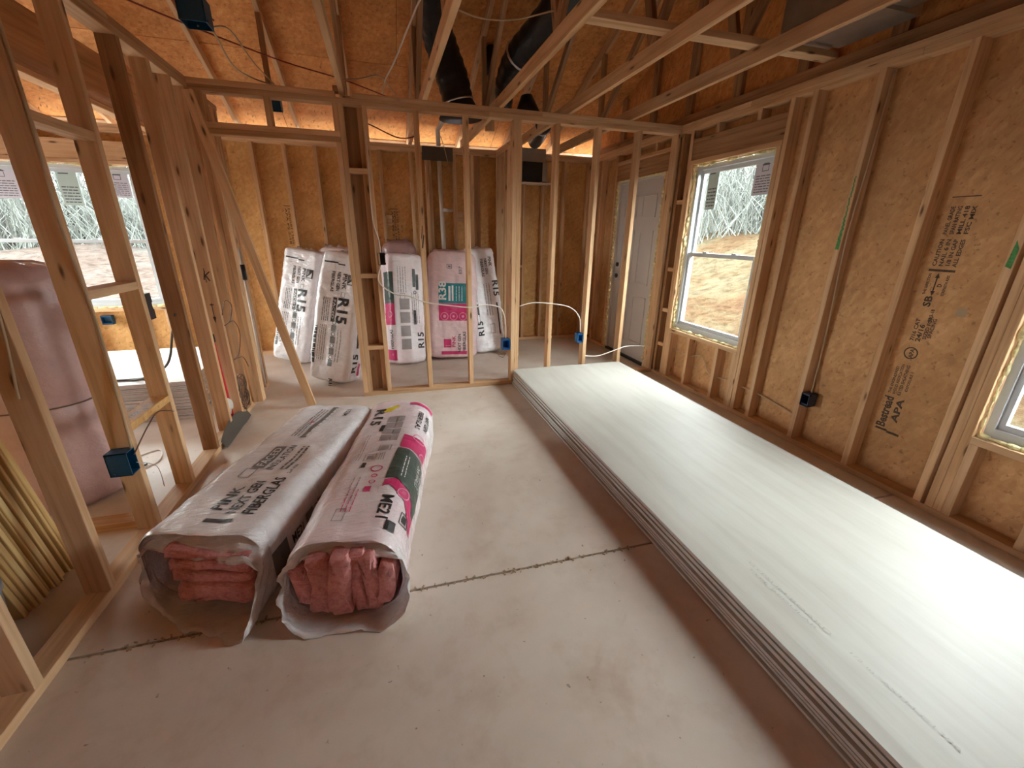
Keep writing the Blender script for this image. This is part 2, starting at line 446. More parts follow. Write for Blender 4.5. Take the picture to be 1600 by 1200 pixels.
def spline(pts, n=8):
    P = [Vector(p) for p in pts]; out = []
    for i in range(len(P) - 1):
        a = P[max(i - 1, 0)]; b = P[i]; c = P[i + 1]; d = P[min(i + 2, len(P) - 1)]
        for k in range(n):
            t = k / n
            out.append(0.5 * ((2 * b) + (c - a) * t + (2 * a - 5 * b + 4 * c - d) * t * t + (3 * b - a - 3 * c + d) * t ** 3))
    out.append(P[-1])
    return out
def cable(name, pts, r, mat, label, group=None, cat='cable', n=8):
    o = MB().tube(spline(pts, n), r, 6).build(name, mat, None, True)
    return tag(o, label, cat, group)
def copy_tree(o, parent=None):
    c = o.copy(); COL.objects.link(c)
    if parent is not None: c.parent = parent
    for ch in list(o.children): copy_tree(ch, c)
    return c

# ------------------------------------------------------------------ print (lettering, panels) laid on surfaces
TXT = {}
def text_tris(s, bold=0.0):
    key = (s, bold)
    if key in TXT: return TXT[key]
    cu = bpy.data.curves.new('lettering', 'FONT'); cu.body = s; cu.size = 1.0; cu.offset = bold; cu.resolution_u = 2
    o = bpy.data.objects.new('lettering', cu); COL.objects.link(o)
    dg = bpy.context.evaluated_depsgraph_get(); me = bpy.data.meshes.new_from_object(o.evaluated_get(dg))
    v = [(p.co.x, p.co.y) for p in me.vertices]; f = [tuple(p.vertices) for p in me.polygons]
    bpy.data.objects.remove(o); bpy.data.curves.remove(cu); bpy.data.meshes.remove(me)
    TXT[key] = (v, f)
    return v, f
class Print:
    """2D artwork in (t right, s up) metres"""
    def __init__(s): s.v = []; s.f = []
    def text(s, body, x, y, h, rot=0, length=None, bold=0.012):
        """h: cap height; (x, y): start of baseline; rot degrees; length squeezes the line"""
        v, f = text_tris(body, bold)
        if not v: return s
        x1 = max(p[0] for p in v); k = h / 0.72; kx = (length / x1) if length else k
        a = math.radians(rot); ca, sa = math.cos(a), math.sin(a); b = len(s.v)
        for px, py in v:
            px *= kx; py *= k
            s.v.append((x + px * ca - py * sa, y + px * sa + py * ca))
        s.f += [tuple(b + i for i in q) for q in f]
        return s
    def rect(s, x0, y0, x1, y1):
        b = len(s.v); s.v += [(x0, y0), (x1, y0), (x1, y1), (x0, y1)]; s.f.append((b, b + 1, b + 2, b + 3)); return s
    def poly(s, pts):
        b = len(s.v); s.v += list(pts); s.f.append(tuple(range(b, b + len(pts)))); return s
    def frame(s, x0, y0, x1, y1, w):
        return s.rect(x0, y0, x1, y0 + w).rect(x0, y1 - w, x1, y1).rect(x0, y0 + w, x0 + w, y1 - w).rect(x1 - w, y0 + w, x1, y1 - w)
    def ring(s, x, y, r, w, n=20):
        b = len(s.v)
        for k in range(n):
            a = 2 * math.pi * k / n
            s.v += [(x + r * math.cos(a), y + r * math.sin(a)), (x + (r - w) * math.cos(a), y + (r - w) * math.sin(a))]
        for k in range(n):
            i = b + 2 * k; j = b + 2 * ((k + 1) % n); s.f.append((i, j, j + 1, i + 1))
        return s
    def disc(s, x, y, r, n=16):
        return s.poly([(x + r * math.cos(2 * math.pi * k / n), y + r * math.sin(2 * math.pi * k / n)) for k in range(n)])
    def lines(s, x0, y0, x1, y1, n, fill=0.45, along='s', seed=1):
        """rows of unreadably small type"""
        rg = random.Random(seed)
        for i in range(n):
            if along == 's':
                a = x0 + (x1 - x0) * i / n; w = (x1 - x0) / n * fill; y = y0
                while y < y1 - 0.004:
                    l = min(rg.uniform(0.012, 0.05), y1 - y); s.rect(a, y, a + w, y + l); y += l + 0.006
            else:
                a = y0 + (y1 - y0) * i / n; w = (y1 - y0) / n * fill; x = x0
                while x < x1 - 0.004:
                    l = min(rg.uniform(0.012, 0.05), x1 - x); s.rect(x, a, x + l, a + w); x += l + 0.006
        return s
    def build(s, name, mat, fn, parent=None, dice=0.04):
        bm = bmesh.new(); vs = [bm.verts.new((p[0], p[1], 0)) for p in s.v]
        for q in s.f:
            try: bm.faces.new([vs[i] for i in q])
            except ValueError: pass
        if dice and s.v:
            for ax in (0, 1):
                lo = min(p[ax] for p in s.v); hi = max(p[ax] for p in s.v); x = math.floor(lo / dice) * dice + dice
                while x < hi:
                    no = [0, 0, 0]; no[ax] = 1; co = [0, 0, 0]; co[ax] = x
                    bmesh.ops.bisect_plane(bm, geom=bm.verts[:] + bm.edges[:] + bm.faces[:], plane_co=co, plane_no=no, dist=1e-6)
                    x += dice
        bm.verts.index_update()
        v = [fn(p.co.x, p.co.y) for p in bm.verts]; f = [tuple(q.index for q in p.verts) for p in bm.faces]
        bm.free()
        return mobj(name, v, f, mat, parent)

# ================================================================== GROUND AND OUTDOORS
def hterr(x, y):
    n = noise.noise(Vector((x * 0.35, y * 0.35, 0))) * 0.22 + noise.noise(Vector((x * 1.3, y * 1.3, 4))) * 0.10
    base = -0.28
    def sm(t): t = max(0, min(1, t)); return t * t * (3 - 2 * t)
    hr = sm((x - 4.2) / 7.5) * 1.95
    hb = sm((y - 7.0) / 14.0) * 1.15 * sm((6 - x) / 8.0) + sm((y - 30) / 40.0) * 0.9
    hl = sm((-7 - x) / 12.0) * 1.0
    inside = (XW - 1 < x < XRO + 0.8) and (YF - 1 < y < YBO + 1.0)
    d = 0.0 if inside else 1.0
    return base + max(hr, hb, hl) * d + n * (0.15 if inside else 1.0)
gx = [i * 0.6 for i in range(-80, 71)]; gy = [i * 0.6 for i in range(-40, 131)]
tv = [(x, y, hterr(x, y)) for y in gy for x in gx]
nx = len(gx)
tf = [(j * nx + i, j * nx + i + 1, (j + 1) * nx + i + 1, (j + 1) * nx + i) for j in range(len(gy) - 1) for i in range(nx - 1)]
terrain = mobj('ground_terrain', tv, tf, SOIL, None, True, (0, 0, 0)); tag(terrain, 'bare red clay building plot outside the windows', 'ground', None, 'structure')

def mound(cx, cy, r, h, label, seed):
    v = []; f = []; n = 28; rings = 12
    for i in range(rings + 1):
        q = i / rings
        for k in range(n):
            a = 2 * math.pi * k / n
            rr = r * q * (1 + 0.18 * noise.noise(Vector((math.cos(a) * 1.5, math.sin(a) * 1.5, seed))))
            x = cx + rr * math.cos(a) * 1.35; y = cy + rr * math.sin(a)
            v.append((x, y, hterr(x, y) - 0.1 + (h + 0.12) * (math.cos(q * math.pi) * 0.5 + 0.5) * (1 + 0.5 * noise.noise(Vector((x * 1.1, y * 1.1, seed))))))
    for i in range(rings):
        for k in range(n):
            f.append((i * n + k, (i + 1) * n + k, (i + 1) * n + (k + 1) % n, i * n + (k + 1) % n))
    o = mobj('soil_mound', v, f, STRAW, None, True); tag(o, label, 'mound')
mound(12.4, 14.2, 2.2, 1.0, 'tallest straw-coloured mound of soil seen through the tall window beside the stack', 1)
mound(15.6, 14.6, 1.9, 0.75, 'lower straw-coloured soil mound beyond the tall window, right of the tallest one', 5)

def tree(x, y, h, seed, lean=0.0, mat=None, label=None, group=None, name='bare_tree', nb=9):
    rg = random.Random(seed); z = hterr(x, y) - 0.1
    trunk = MB(); p = [Vector((x, y, z))]; d = Vector((lean, rg.uniform(-.03, .03), 1)).normalized()
    for i in range(6):
        d = (d + Vector((rg.uniform(-.07, .07), rg.uniform(-.07, .07), 0))).normalized(); p.append(p[-1] + d * h / 6)
    r0 = h * 0.011 + 0.02
    trunk.tube(p, [r0 * (1 - 0.14 * i) for i in range(7)], 6)
    br = MB()
    for b in range(nb):
        i = rg.uniform(1.2, 5.8); k = int(i); q = p[k].lerp(p[min(k + 1, 6)], i - k); a = rg.uniform(0, 6.28); up = rg.uniform(0.3, 1.1)
        dd = Vector((math.cos(a), math.sin(a), up)).normalized(); L = h * rg.uniform(0.14, 0.30) * (1.2 - i / 9)
        pts = [q]; 
        for s in range(4):
            dd = (dd + Vector((rg.uniform(-.3, .3), rg.uniform(-.3, .3), rg.uniform(0, .25)))).normalized(); pts.append(pts[-1] + dd * L / 4)
            if rg.random() < 0.8:
                e = (dd + Vector((rg.uniform(-1, 1), rg.uniform(-1, 1), rg.uniform(-.2, .9)))).normalized()
                br.tube([pts[-1], pts[-1] + e * L * 0.25, pts[-1] + e * L * 0.45 + Vector((0, 0, L * 0.08))], [0.012, 0.009, 0.004], 3, False)
        br.tube(pts, [r0 * 0.38, r0 * 0.30, r0 * 0.22, r0 * 0.14, 0.006], 4, False)
    t = thing(name, (x, y, z), label, 'tree', group)
    trunk.build('trunk', mat or BARK, t, True); br.build('branches', mat or BARK, t, True)
rg = random.Random(3)
k = 0
for i in range(52):      # wood beyond the tall right window
    dist = rg.uniform(15.5, 27); a = rg.uniform(0.70, 1.16)
    tree(dist * math.cos(math.pi / 2 - a) * 1.0, dist * math.sin(math.pi / 2 - a), rg.uniform(8, 12), 100 + i, rg.uniform(-.1, .1), None,
         'slender leafless tree in the wood beyond the right-hand windows', 'bare trees beyond the right-hand windows', nb=8)
for i in range(44):      # wood beyond the wide left window
    dist = rg.uniform(20, 34); X = -dist * rg.uniform(0.36, 0.90)
    tree(X, dist, rg.uniform(8, 13), 300 + i, rg.uniform(-.1, .1), None,
         'slender leafless tree in the wood beyond the wide left window', 'bare trees beyond the wide left window', nb=9)
def thicket(name, label, spots, seed, hmax, mat):
    rg = random.Random(seed); b = MB()
    for (x, y) in spots:
        z = hterr(x, y) - 0.05; p = Vector((x, y, z)); d = Vector((rg.uniform(-.5, .5), rg.uniform(-.5, .5), 1)).normalized(); L = rg.uniform(0.4, 1) * hmax
        pts = [p]
        for s in range(4):
            d = (d + Vector((rg.uniform(-.35, .35), rg.uniform(-.35, .35), rg.uniform(-.25, .1)))).normalized(); pts.append(pts[-1] + d * L / 4)
        b.tube(pts, [0.014, 0.012, 0.010, 0.007, 0.004], 3, False)
    o = b.build(name, mat, None, False); tag(o, label, 'brush', None, 'stuff')
rg = random.Random(11)
sp = []
for i in range(5200):
    dist = rg.uniform(15, 30); a = rg.uniform(0.66, 1.2); sp.append((dist * math.sin(a), dist * math.cos(a)))
thicket('winter_brush', 'tangled winter brush at the edge of the wood beyond the right-hand windows', sp, 21, 5.0, BRUSH)
sp = []
for i in range(5600):
    dist = rg.uniform(19, 34); sp.append((-dist * rg.uniform(0.33, 0.95), dist))
thicket('winter_brush', 'tangled winter brush at the edge of the wood beyond the wide left window', sp, 22, 5.5, BRUSH)

# neighbour house far behind the left window
hs = thing('neighbour_house', (-25.5, 62, 0.6), 'grey-sided house with a blue-grey roof far beyond the wide left window', 'house')
MB().box((-31, 60, 0.2), (-23.8, 69, 4.4)).build('wall', SIDING, hs)
for i in range(12): bar('siding_board', (-31, 59.95, 1.0 + i * 0.28), (-23.8, 60.0, 1.26 + i * 0.28), 'x', SIDING, hs, 0)
mobj('roof', [(-31.6, 59.4, 4.3), (-23.2, 59.4, 4.3), (-26, 64.5, 7.2), (-29, 64.5, 7.2), (-31.6, 69.6, 4.3), (-23.2, 69.6, 4.3)],
     [(0, 1, 2, 3), (1, 5, 2), (5, 4, 3, 2), (4, 0, 3), (0, 4, 5, 1)], SHINGLE, hs)
bar('corner_board', (-23.95, 59.9, 0.4), (-23.65, 60.0, 4.3), 'z', WTRIM, hs, 0)
bar('fascia_board', (-31.6, 59.35, 4.15), (-23.2, 59.42, 4.4), 'x', WTRIM, hs, 0)
wf = MB().box((-26.3, 59.8, 1.6), (-26.15, 59.95, 3.7)).box((-25.2, 59.8, 1.6), (-25.05, 59.95, 3.7)).box((-26.3, 59.8, 3.55), (-25.05, 59.95, 3.7)).box((-26.3, 59.8, 1.6), (-25.05, 59.95, 1.75)).box((-26.15, 59.8, 2.6), (-25.2, 59.95, 2.7)).box((-25.72, 59.8, 1.7), (-25.64, 59.95, 3.6)).build('window', WTRIM, hs)
MB().box((-26.15, 59.88, 1.75), (-25.2, 59.92, 3.55)).build('pane', INK, wf)

# ================================================================== FLOOR
fl = structure('floor', (0, 0, 0), 'bare grey concrete slab with a crosswise joint', 'floor')
jy = lambda x: 1.462 - 0.0165 * x
def slab(poly, z0=-0.14, z1=0.0):
    n = len(poly); v = [(x, y, z0) for x, y in poly] + [(x, y, z1) for x, y in poly]
    f = [tuple(reversed(range(n))), tuple(range(n, 2 * n))] + [(i, (i + 1) % n, n + (i + 1) % n, n + i) for i in range(n)]
    mobj('slab', v, f, CONC, fl, False, (0, 0, 0))
xs0, xs1 = XW - 0.1, XRO + 0.05
slab([(xs0, YF - .1), (xs1, YF - .1), (xs1, jy(xs1) - .006), (xs0, jy(xs0) - .006)])
slab([(xs0, jy(xs0) + .006), (xs1, jy(xs1) + .006), (xs1, YBO + .05), (xs0, YBO + .05)])
MB().box((xs0, 1.38, -0.13), (xs1, 1.60, -0.012)).build('joint_filler', CABLE_D, fl)
rg = random.Random(5); b = MB()
for i in range(420):
    x = rg.uniform(-1.15, 1.1); y = jy(x) + rg.gauss(0, 0.006); s = rg.uniform(0.0015, 0.005)
    mt = Matrix.Translation((x, y, s * 0.4 + 0.0005 if abs(y - jy(x)) > 0.006 else -0.005)) @ Matrix.Rotation(rg.uniform(0, 3), 4, 'Z')
    b.box((-s * 1.6, -s * .6, -s * .4), (s * 1.6, s * .6, s * .5), mt)
o = b.build('joint_grit', DUST); tag(o, 'grit and crumbs caught along the floor joint', 'grit', None, 'stuff')

# ================================================================== WALL BUILDERS
def sheathing(wall, plane, axis, a0, a1, z0, z1, openings, mat, sheet=1.22, start=None, th=0.011):
    """OSB sheets outside the studs; axis 'y': plane is x. openings: (a0,a1,z0,z1)"""
    a = a0 if start is None else start
    cuts = [a0]; x = a
    while x < a1:
        if x > a0 + 0.02: cuts.append(x)
        x += sheet
    cuts.append(a1)
    for s0, s1 in zip(cuts, cuts[1:]):
        rects = [(s0 + .0012, s1 - .0012, z0, z1)]
        for (o0, o1, oz0, oz1) in openings:
            new = []
            for (r0, r1, q0, q1) in rects:
                if o1 <= r0 or o0 >= r1 or oz1 <= q0 or oz0 >= q1: new.append((r0, r1, q0, q1)); continue
                if o0 > r0: new.append((r0, o0, q0, q1))
                if o1 < r1: new.append((o1, r1, q0, q1))
                m0, m1 = max(r0, o0), min(r1, o1)
                if oz0 > q0: new.append((m0, m1, q0, oz0))
                if oz1 < q1: new.append((m0, m1, oz1, q1))
            rects = new
        for (r0, r1, q0, q1) in rects:
            if axis == 'y': MB().box((plane, r0, q0), (plane + th, r1, q1)).build('osb_sheet' if mat.name != 'sky_gap_cover' else 'sky_gap_cover', mat, wall)
            else: MB().box((r0, plane, q0), (r1, plane + th, q1)).build('osb_sheet' if mat.name != 'sky_gap_cover' else 'sky_gap_cover', mat, wall)

GAP_COVER = plain('sky_gap_cover', (0.30, 0.31, 0.30), 0.7)  # dark layer added outside the sheathing, blocks sky in the sheet gaps
def gap_cover(wall, plane, axis, a0, a1, z0, z1, openings, start):
    sheathing(wall, plane, axis, a0, a1, z0, z1, openings, GAP_COVER, 3.1, start, .003)
# ---------------- right wall
W1 = (2.780, 3.700, 0.550, 2.090); W2 = (0.470, 1.187, 0.500, 2.090); D1 = (4.100, 5.050, -0.02, 2.085)
wr = structure('wall_right', (XR, 1, 0), 'open-studded exterior wall sheathed in OSB beside the drywall stack', 'wall')
sheathing(wr, XRO, 'y', YF, YBO, 0, ZT + 0.02, [W1, W2, D1], OSB_R, start=-3.154)
gap_cover(wr, XRO + .0112, 'y', YF, YBO, -.05, ZT + .02, [W1, W2, D1], -4.1)
def stud_r(y0, z0=0.038, z1=ZS, mat=None, name='stud', w=0.038): return bar(name, (XR, y0, z0), (XRO, y0 + w, z1), 'z', mat, wr)
for y in (1.707, 2.122, 2.532, 2.700, 3.738, 1.283, 4.022, 5.088, 5.46, 5.70, -0.20, -0.60, -1.01, -1.40, -1.80, -2.2, -2.6, -3.0, -3.4, 0.390): stud_r(y)
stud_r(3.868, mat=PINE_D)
for y, z1 in ((2.742, 2.09), (3.700, 2.09), (1.187, 2.09), (1.226, 2.30), (0.432, 2.09), (4.062, 2.085), (5.050, 2.085)): stud_r(y, z1=z1, name='trimmer_stud')
for y0, y1 in ((YF, 4.10), (5.05, YB)): bar('bottom_plate', (XR, y0, 0), (XRO, y1, 0.038), 'y', None, wr)
bar('top_plate', (XR, YF, ZS), (XRO, 1.95, ZS + .038), 'y', None, wr); bar('top_plate', (XR, 1.953, ZS), (XRO, YB, ZS + .038), 'y', None, wr)
bar('top_plate', (XR - .004, YF, ZS + .039), (XRO, 3.1, ZT), 'y', None, wr); bar('top_plate', (XR - .002, 3.103, ZS + .039), (XRO, YB, ZT), 'y', None, wr)
for (a0, a1, z0, z1) in (W1, W2):
    bar('sill_plate', (XR, a0, z0 - .038), (XRO, a1, z0), 'y', None, wr)
    bar('header', (XR, a0 - .038, z1), (XRO, a1 + .038, z1 + .038), 'y', PINE, wr)
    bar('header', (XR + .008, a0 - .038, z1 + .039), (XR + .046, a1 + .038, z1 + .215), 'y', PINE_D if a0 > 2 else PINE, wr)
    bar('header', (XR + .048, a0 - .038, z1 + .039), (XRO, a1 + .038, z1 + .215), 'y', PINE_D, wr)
    for y in (a0 + .20, a1 - .28): bar('cripple_stud', (XR, y, z1 + .216), (XRO, y + .038, ZS), 'z', None, wr)
    for y in (a0, a0 + .205, a1 - .33, a1 - .038): bar('cripple_stud', (XR, y, .038), (XRO, y + .038, z0 - .038), 'z', None, wr)
bar('header', (XR + .004, 4.062, 2.085), (XR + .042, 5.088, 2.26), 'y', PINE_D, wr); bar('header', (XR + .046, 4.062, 2.085), (XRO, 5.088, 2.26), 'y', PINE_D, wr)
bar('header', (XR, 4.062, 2.262), (XRO, 5.088, 2.30), 'y', None, wr)
for y in (4.30, 4.72): bar('cripple_stud', (XR, y, 2.30), (XRO, y + .038, ZS), 'z', None, wr)
for z in (0.33, 0.70, 1.12, 1.76): bar('block', (XR + .005, 3.776, z), (XRO, 3.868, z + .038), 'y', None, wr)

# ---------------- middle partition
wm = structure('wall_middle', (0, YP, 0), 'bare stud partition with a doorway, crossing the room at the end of the stack', 'wall')
def stud_m(x0, z0=.038, z1=ZS, name='stud', mat=None, y0=YP, y1=YPO): return bar(name, (x0, y0, z0), (x0 + .038, y1, z1), 'z', mat, wm)
for x in (0.332, 0.737, 1.160, 1.1985, 1.556, 1.958, 2.378, 2.800, -0.060, -0.233, -1.195): stud_m(x)
stud_m(-0.2725, z1=2.115, name='trimmer_stud'); stud_m(-1.156, z1=2.115, name='trimmer_stud')
bar('header', (-1.156, YP, 2.115), (-0.2345, YPO, 2.153), 'x', None, wm); bar('header', (-1.156, YP, 2.154), (-0.2345, YPO, 2.192), 'x', None, wm)
for x in (-0.272, -0.735, -1.156): stud_m(x, 2.192, name='cripple_stud')
bar('bottom_plate', (-0.2725, YP, 0), (XR, YPO, .038), 'x', None, wm)
bar('top_plate', (-1.20, YP, ZS), (0.95, YPO, ZS + .038), 'x', None, wm); bar('top_plate', (0.952, YP, ZS), (XR, YPO, ZS + .038), 'x', None, wm)
bar('top_plate', (-1.29, YP, ZS + .039), (-0.245, YPO, ZT), 'x', None, wm); bar('top_plate', (-0.12, YP, ZS + .039), (1.42, YPO, ZT), 'x', None, wm); bar('top_plate', (1.422, YP, ZS + .039), (XR, YPO, ZT), 'x', None, wm)
for z in (0.445, 1.085, 1.905): bar('block', (-0.195, YP + .002, z), (-0.060, YPO, z + .038), 'x', None, wm)

# closet wall that runs back from the partition
wc = structure('wall_closet', (-0.15, 4.3, 0), 'short stud wall running back from the partition doorway', 'wall')
bar('stud', (-0.235, 4.012, .038), (-0.100, 4.050, ZS), 'z', PINE_D, wc)
bar('stud', (-0.100, 4.012, .038), (-0.061, 4.10, ZS), 'z', None, wc)
bar('top_plate', (-0.195, 4.012, ZS), (-0.106, YB, ZT), 'y', None, wc)

# ---------------- back wall
LW = (-4.10, -2.42, 0.630, 2.085)
wb_ = structure('wall_back', (0, YB, 0), 'golden OSB-sheathed back wall behind the bagged insulation', 'wall')
sheathing(wb_, YBO, 'x', XW, XRO, 0, ZT - 0.01, [LW], OSB_B, start=-5.2)
gap_cover(wb_, YBO + .0112, 'x', XW, XRO, -.05, ZT - .01, [LW], -7.3)
def stud_b(x0, z0=.038, z1=ZS, name='stud', mat=None): return bar(name, (x0, YB, z0), (x0 + .038, YBO, z1), 'z', mat, wb_)
for x in (-5.5, -5.1, -4.7, -4.4, -4.178, -2.344, -2.05, -1.68, -1.30, -0.975, -0.655, -0.30, 0.045, 0.40, 0.585, 0.93, 1.15, 1.85, 2.12, 2.42, 2.78): stud_b(x)
for x in (-4.139, -2.420): stud_b(x, z1=2.085, name='trimmer_stud')
for x in (0.624, 1.19, 1.23): stud_b(x, mat=PINE_D)
bar('sill_plate', (LW[0], YB, .592), (LW[1], YBO, .630), 'x', None, wb_)
bar('header', (LW[0] - .038, YB, 2.085), (LW[1] + .038, YBO, 2.123), 'x', PINE, wb_)
bar('header', (LW[0] - .038, YB + .003, 2.124), (LW[1] + .038, YB + .041, 2.30), 'x', PINE, wb_); bar('header', (LW[0] - .038, YB + .043, 2.124), (LW[1] + .038, YBO, 2.30), 'x', PINE_D, wb_)
for x in (-4.0, -3.6, -3.2, -2.8, -2.46): bar('cripple_stud', (x, YB, .038), (x + .038, YBO, .592), 'z', None, wb_)
bar('bottom_plate', (XW, YB, 0), (XRO, YBO, .038), 'x', None, wb_)
bar('top_plate', (XW, YB, ZS), (0.3, YBO, ZS + .038), 'x', None, wb_); bar('top_plate', (0.302, YB, ZS), (XRO, YBO, ZS + .038), 'x', None, wb_)
bar('top_plate', (XW, YB, ZS + .039), (-0.8, YBO, ZT), 'x', None, wb_); bar('top_plate', (-0.798, YB, ZS + .039), (XRO, YBO, ZT), 'x', None, wb_)
for x, z in ((0.083, 1.55), (0.97, 1.62), (1.62, 0.98), (-0.26, 0.9)): bar('block', (x, YB + .01, z), (x + (.07 if x > .5 else .07), YBO, z + .12), 'x', None, wb_)
bar('block', (0.56, YB - .006, 2.30), (0.93, YB + .032, 2.45), 'x', GREY, wb_)
bar('block', (1.27, YB, 1.03), (1.85, YBO, 1.068), 'x', None, wb_)

# stub wall standing off the back wall
ws = structure('wall_stub', (1.46, 5.3, 0), 'short stud wall standing off the back wall beside the right-hand white bag', 'wall')
for y in (5.70, 5.32, 4.93): bar('stud', (1.475, y, .038), (1.565, y + .038, ZS), 'z', None, ws)
bar('stud', (1.435, 4.93, .038), (1.474, 5.07, ZS), 'z', None, ws)
bar('bottom_plate', (1.475, 4.93, 0), (1.565, YB, .038), 'y', None, ws)
bar('top_plate', (1.475, 4.93, ZS), (1.565, YB, ZT), 'y', None, ws)

# ---------------- left stud wall
wl_ = structure('wall_left', (XL1, 2, 0), 'bare stud wall open to the next room on the left', 'wall')
def stud_l(y0, z0=.038, z1=ZS, mat=None, name='stud'): return bar(name, (XL0, y0, z0), (XL1, y0 + .038, z1), 'z', mat, wl_)
for i, y in enumerate((0.93, 1.345, 1.770, 2.610, 3.040, 3.350, 3.86, 4.02, 4.19, 4.36, 4.44, -0.3, 0.1, 0.5, -0.7, -1.1, -1.5)): stud_l(y, mat=PINE_D if i in (4,) else None)
stud_l(2.185); stud_l(3.62, mat=None)
bar('bottom_plate', (XL0, -1.9, 0), (XL1, 4.50, .038), 'y', None, wl_)
bar('top_plate', (XL0, -1.9, ZS), (XL1, 4.50, ZS + .038), 'y', None, wl_); bar('top_plate', (XL0 - .004, -1.9, ZS + .039), (XL1 + .002, 3.0, ZT), 'y', None, wl_); bar('top_plate', (XL0, 3.002, ZS + .039), (XL1, YP - .002, ZT), 'y', None, wl_)
bar('block', (XL0 + .003, 2.223, 1.83), (XL1 - .002, 2.610, 1.868), 'y', None, wl_)
bar('block', (XL0 + .003, 2.223, 1.170), (XL1 - .002, 2.610, 1.208), 'y', None, wl_)
bar('block', (XL0 + .003, 2.223, 0.555), (XL1 - .002, 2.610, 0.593), 'y', OSB_B, wl_)
# plate and studs of a crossing wall in the left room
wx = structure('wall_side', (-1.8, 2.3, 0), 'low plate and post of a crossing wall in the left room', 'wall')
bar('bottom_plate', (-2.6, 2.27, 0), (-1.30, 2.36, .038), 'x', None, wx)
wp = structure('wall_plumbing', (-1.5, 4.6, 0), 'plumbing chase of wide upright boards behind the left studs', 'wall')
for i, x in enumerate((-1.700, -1.560, -1.420)): bar('stud', (x, 4.66, .038), (x + .138, 4.70, ZS), 'z', PINE, wp)
bar('bottom_plate', (-1.72, 4.62, 0), (-1.28, 4.72, .038), 'x', None, wp); bar('top_plate', (-1.72, 4.62, ZS), (-1.28, 4.72, ZT), 'x', None, wp)

# ---------------- far left and front walls of the house
wf_ = structure('wall_far', (XW, 0, 0), 'outer wall of the left room', 'wall')
sheathing(wf_, XW - .10, 'y', YF, YBO, 0, ZT, [(3.3, 5.1, 0.6, 2.09)], OSB_B, start=-3.3)
y = YF + .1
while y < YB:
    if not (3.25 < y < 5.1): bar('stud', (XW - .09, y, 0), (XW, y + .038, ZS), 'z', None, wf_)
    y += .406
bar('top_plate', (XW - .09, YF, ZS), (XW, YBO, ZT), 'y', None, wf_)
wfr = structure('wall_front', (0, YF, 0), 'front wall of the house behind the viewer', 'wall')
sheathing(wfr, YF - .10, 'x', XW, XRO, 0, ZT, [], OSB_R, start=-5.3)
x = XW + .1
while x < XR:
    bar('stud', (x, YF - .09, 0), (x + .038, YF, ZS), 'z', None, wfr)
    x += .406
bar('top_plate', (XW, YF - .09, ZS), (XRO, YF, ZT), 'x', None, wfr)

# ================================================================== ROOF
rf = structure('ceiling', (0, 3, 3), 'underside of the OSB roof deck above the trusses', 'roof')
cosr = 1 / math.sqrt(1 + .4167 ** 2)
def deck(y0, y1, x0, x1):
    v = [(x0, y0, zroof(y0)), (x1, y0, zroof(y0)), (x1, y1, zroof(y1)), (x0, y1, zroof(y1))]
    v += [(a, b, c + .012) for a, b, c in v]
    mobj('osb_sheet', v, [(0, 3, 2, 1), (4, 5, 6, 7), (0, 1, 5, 4), (1, 2, 6, 5), (2, 3, 7, 6), (3, 0, 4, 7)], OSB_ROOF, rf)
ys = [6.22]
while ys[-1] > RIDGE + .01: ys.append(max(RIDGE, ys[-1] - 1.22 * cosr))
row = 0
for a, b2 in zip(ys, ys[1:]):
    x = -6.2 - (row % 2) * 1.22 + 0.39
    while x < 3.4:
        x0 = max(x, -6.2); x1 = min(x + 2.44, 3.35)
        if x1 > x0: deck(b2 + .003, a - .003, x0 + .002, x1 - .002)
        x += 2.44
    row += 1
deck(YF - .4, RIDGE - .002, -6.2, 3.35)
v = [(x, y, zroof(y) + dz) for dz in (.0125, .020) for y in (YF - .45, RIDGE, 6.24) for x in (-6.25, 3.4)]
mobj('deck_gap_cover', v, [(0, 2, 3, 1), (2, 4, 5, 3), (6, 7, 9, 8), (8, 9, 11, 10), (0, 1, 7, 6), (4, 10, 11, 5), (0, 6, 8, 2), (2, 8, 10, 4), (1, 3, 9, 7), (3, 5, 11, 9)], BLACK, rf)  # layer added above the deck to keep sky out of the seams
bar('fascia_board', (-6.2, 6.18, 2.475), (3.35, 6.218, 2.560), 'x', PINE, rf)
# gable ends
def gable(x, name, lab):
    s = structure(name, (x, 1, 2.45), lab, 'wall')
    mobj('osb_sheet', [(x, YF - .1, ZT), (x, YBO, ZT), (x, YBO, zroof(YBO)), (x, RIDGE, zroof(RIDGE)), (x, YF - .1, zroof(YF - .1)),
                       (x + .012, YF - .1, ZT), (x + .012, YBO, ZT), (x + .012, YBO, zroof(YBO)), (x + .012, RIDGE, zroof(RIDGE)), (x + .012, YF - .1, zroof(YF - .1))],
         [(0, 1, 2, 3, 4), (9, 8, 7, 6, 5), (0, 5, 6, 1), (1, 6, 7, 2), (2, 7, 8, 3), (3, 8, 9, 4), (4, 9, 5, 0)], OSB_ROOF, s)
    return s
g1 = gable(XRO, 'wall_gable', 'OSB gable end above the right wall')
for y in (1.5, 2.1, 2.7, 3.3, 3.9, 4.5, 5.1): bar('stud', (XRO - .04, y, ZT + .09), (XRO, y + .089, zroof(y + .089) - .01), 'z', PINE_D, g1)
bar('bottom_chord', (XRO - .04, YF, ZT), (XRO, YB, ZT + .089), 'y', PINE_D, g1)
gable(XW - .1, 'wall_gable', 'OSB gable end above the far left wall')

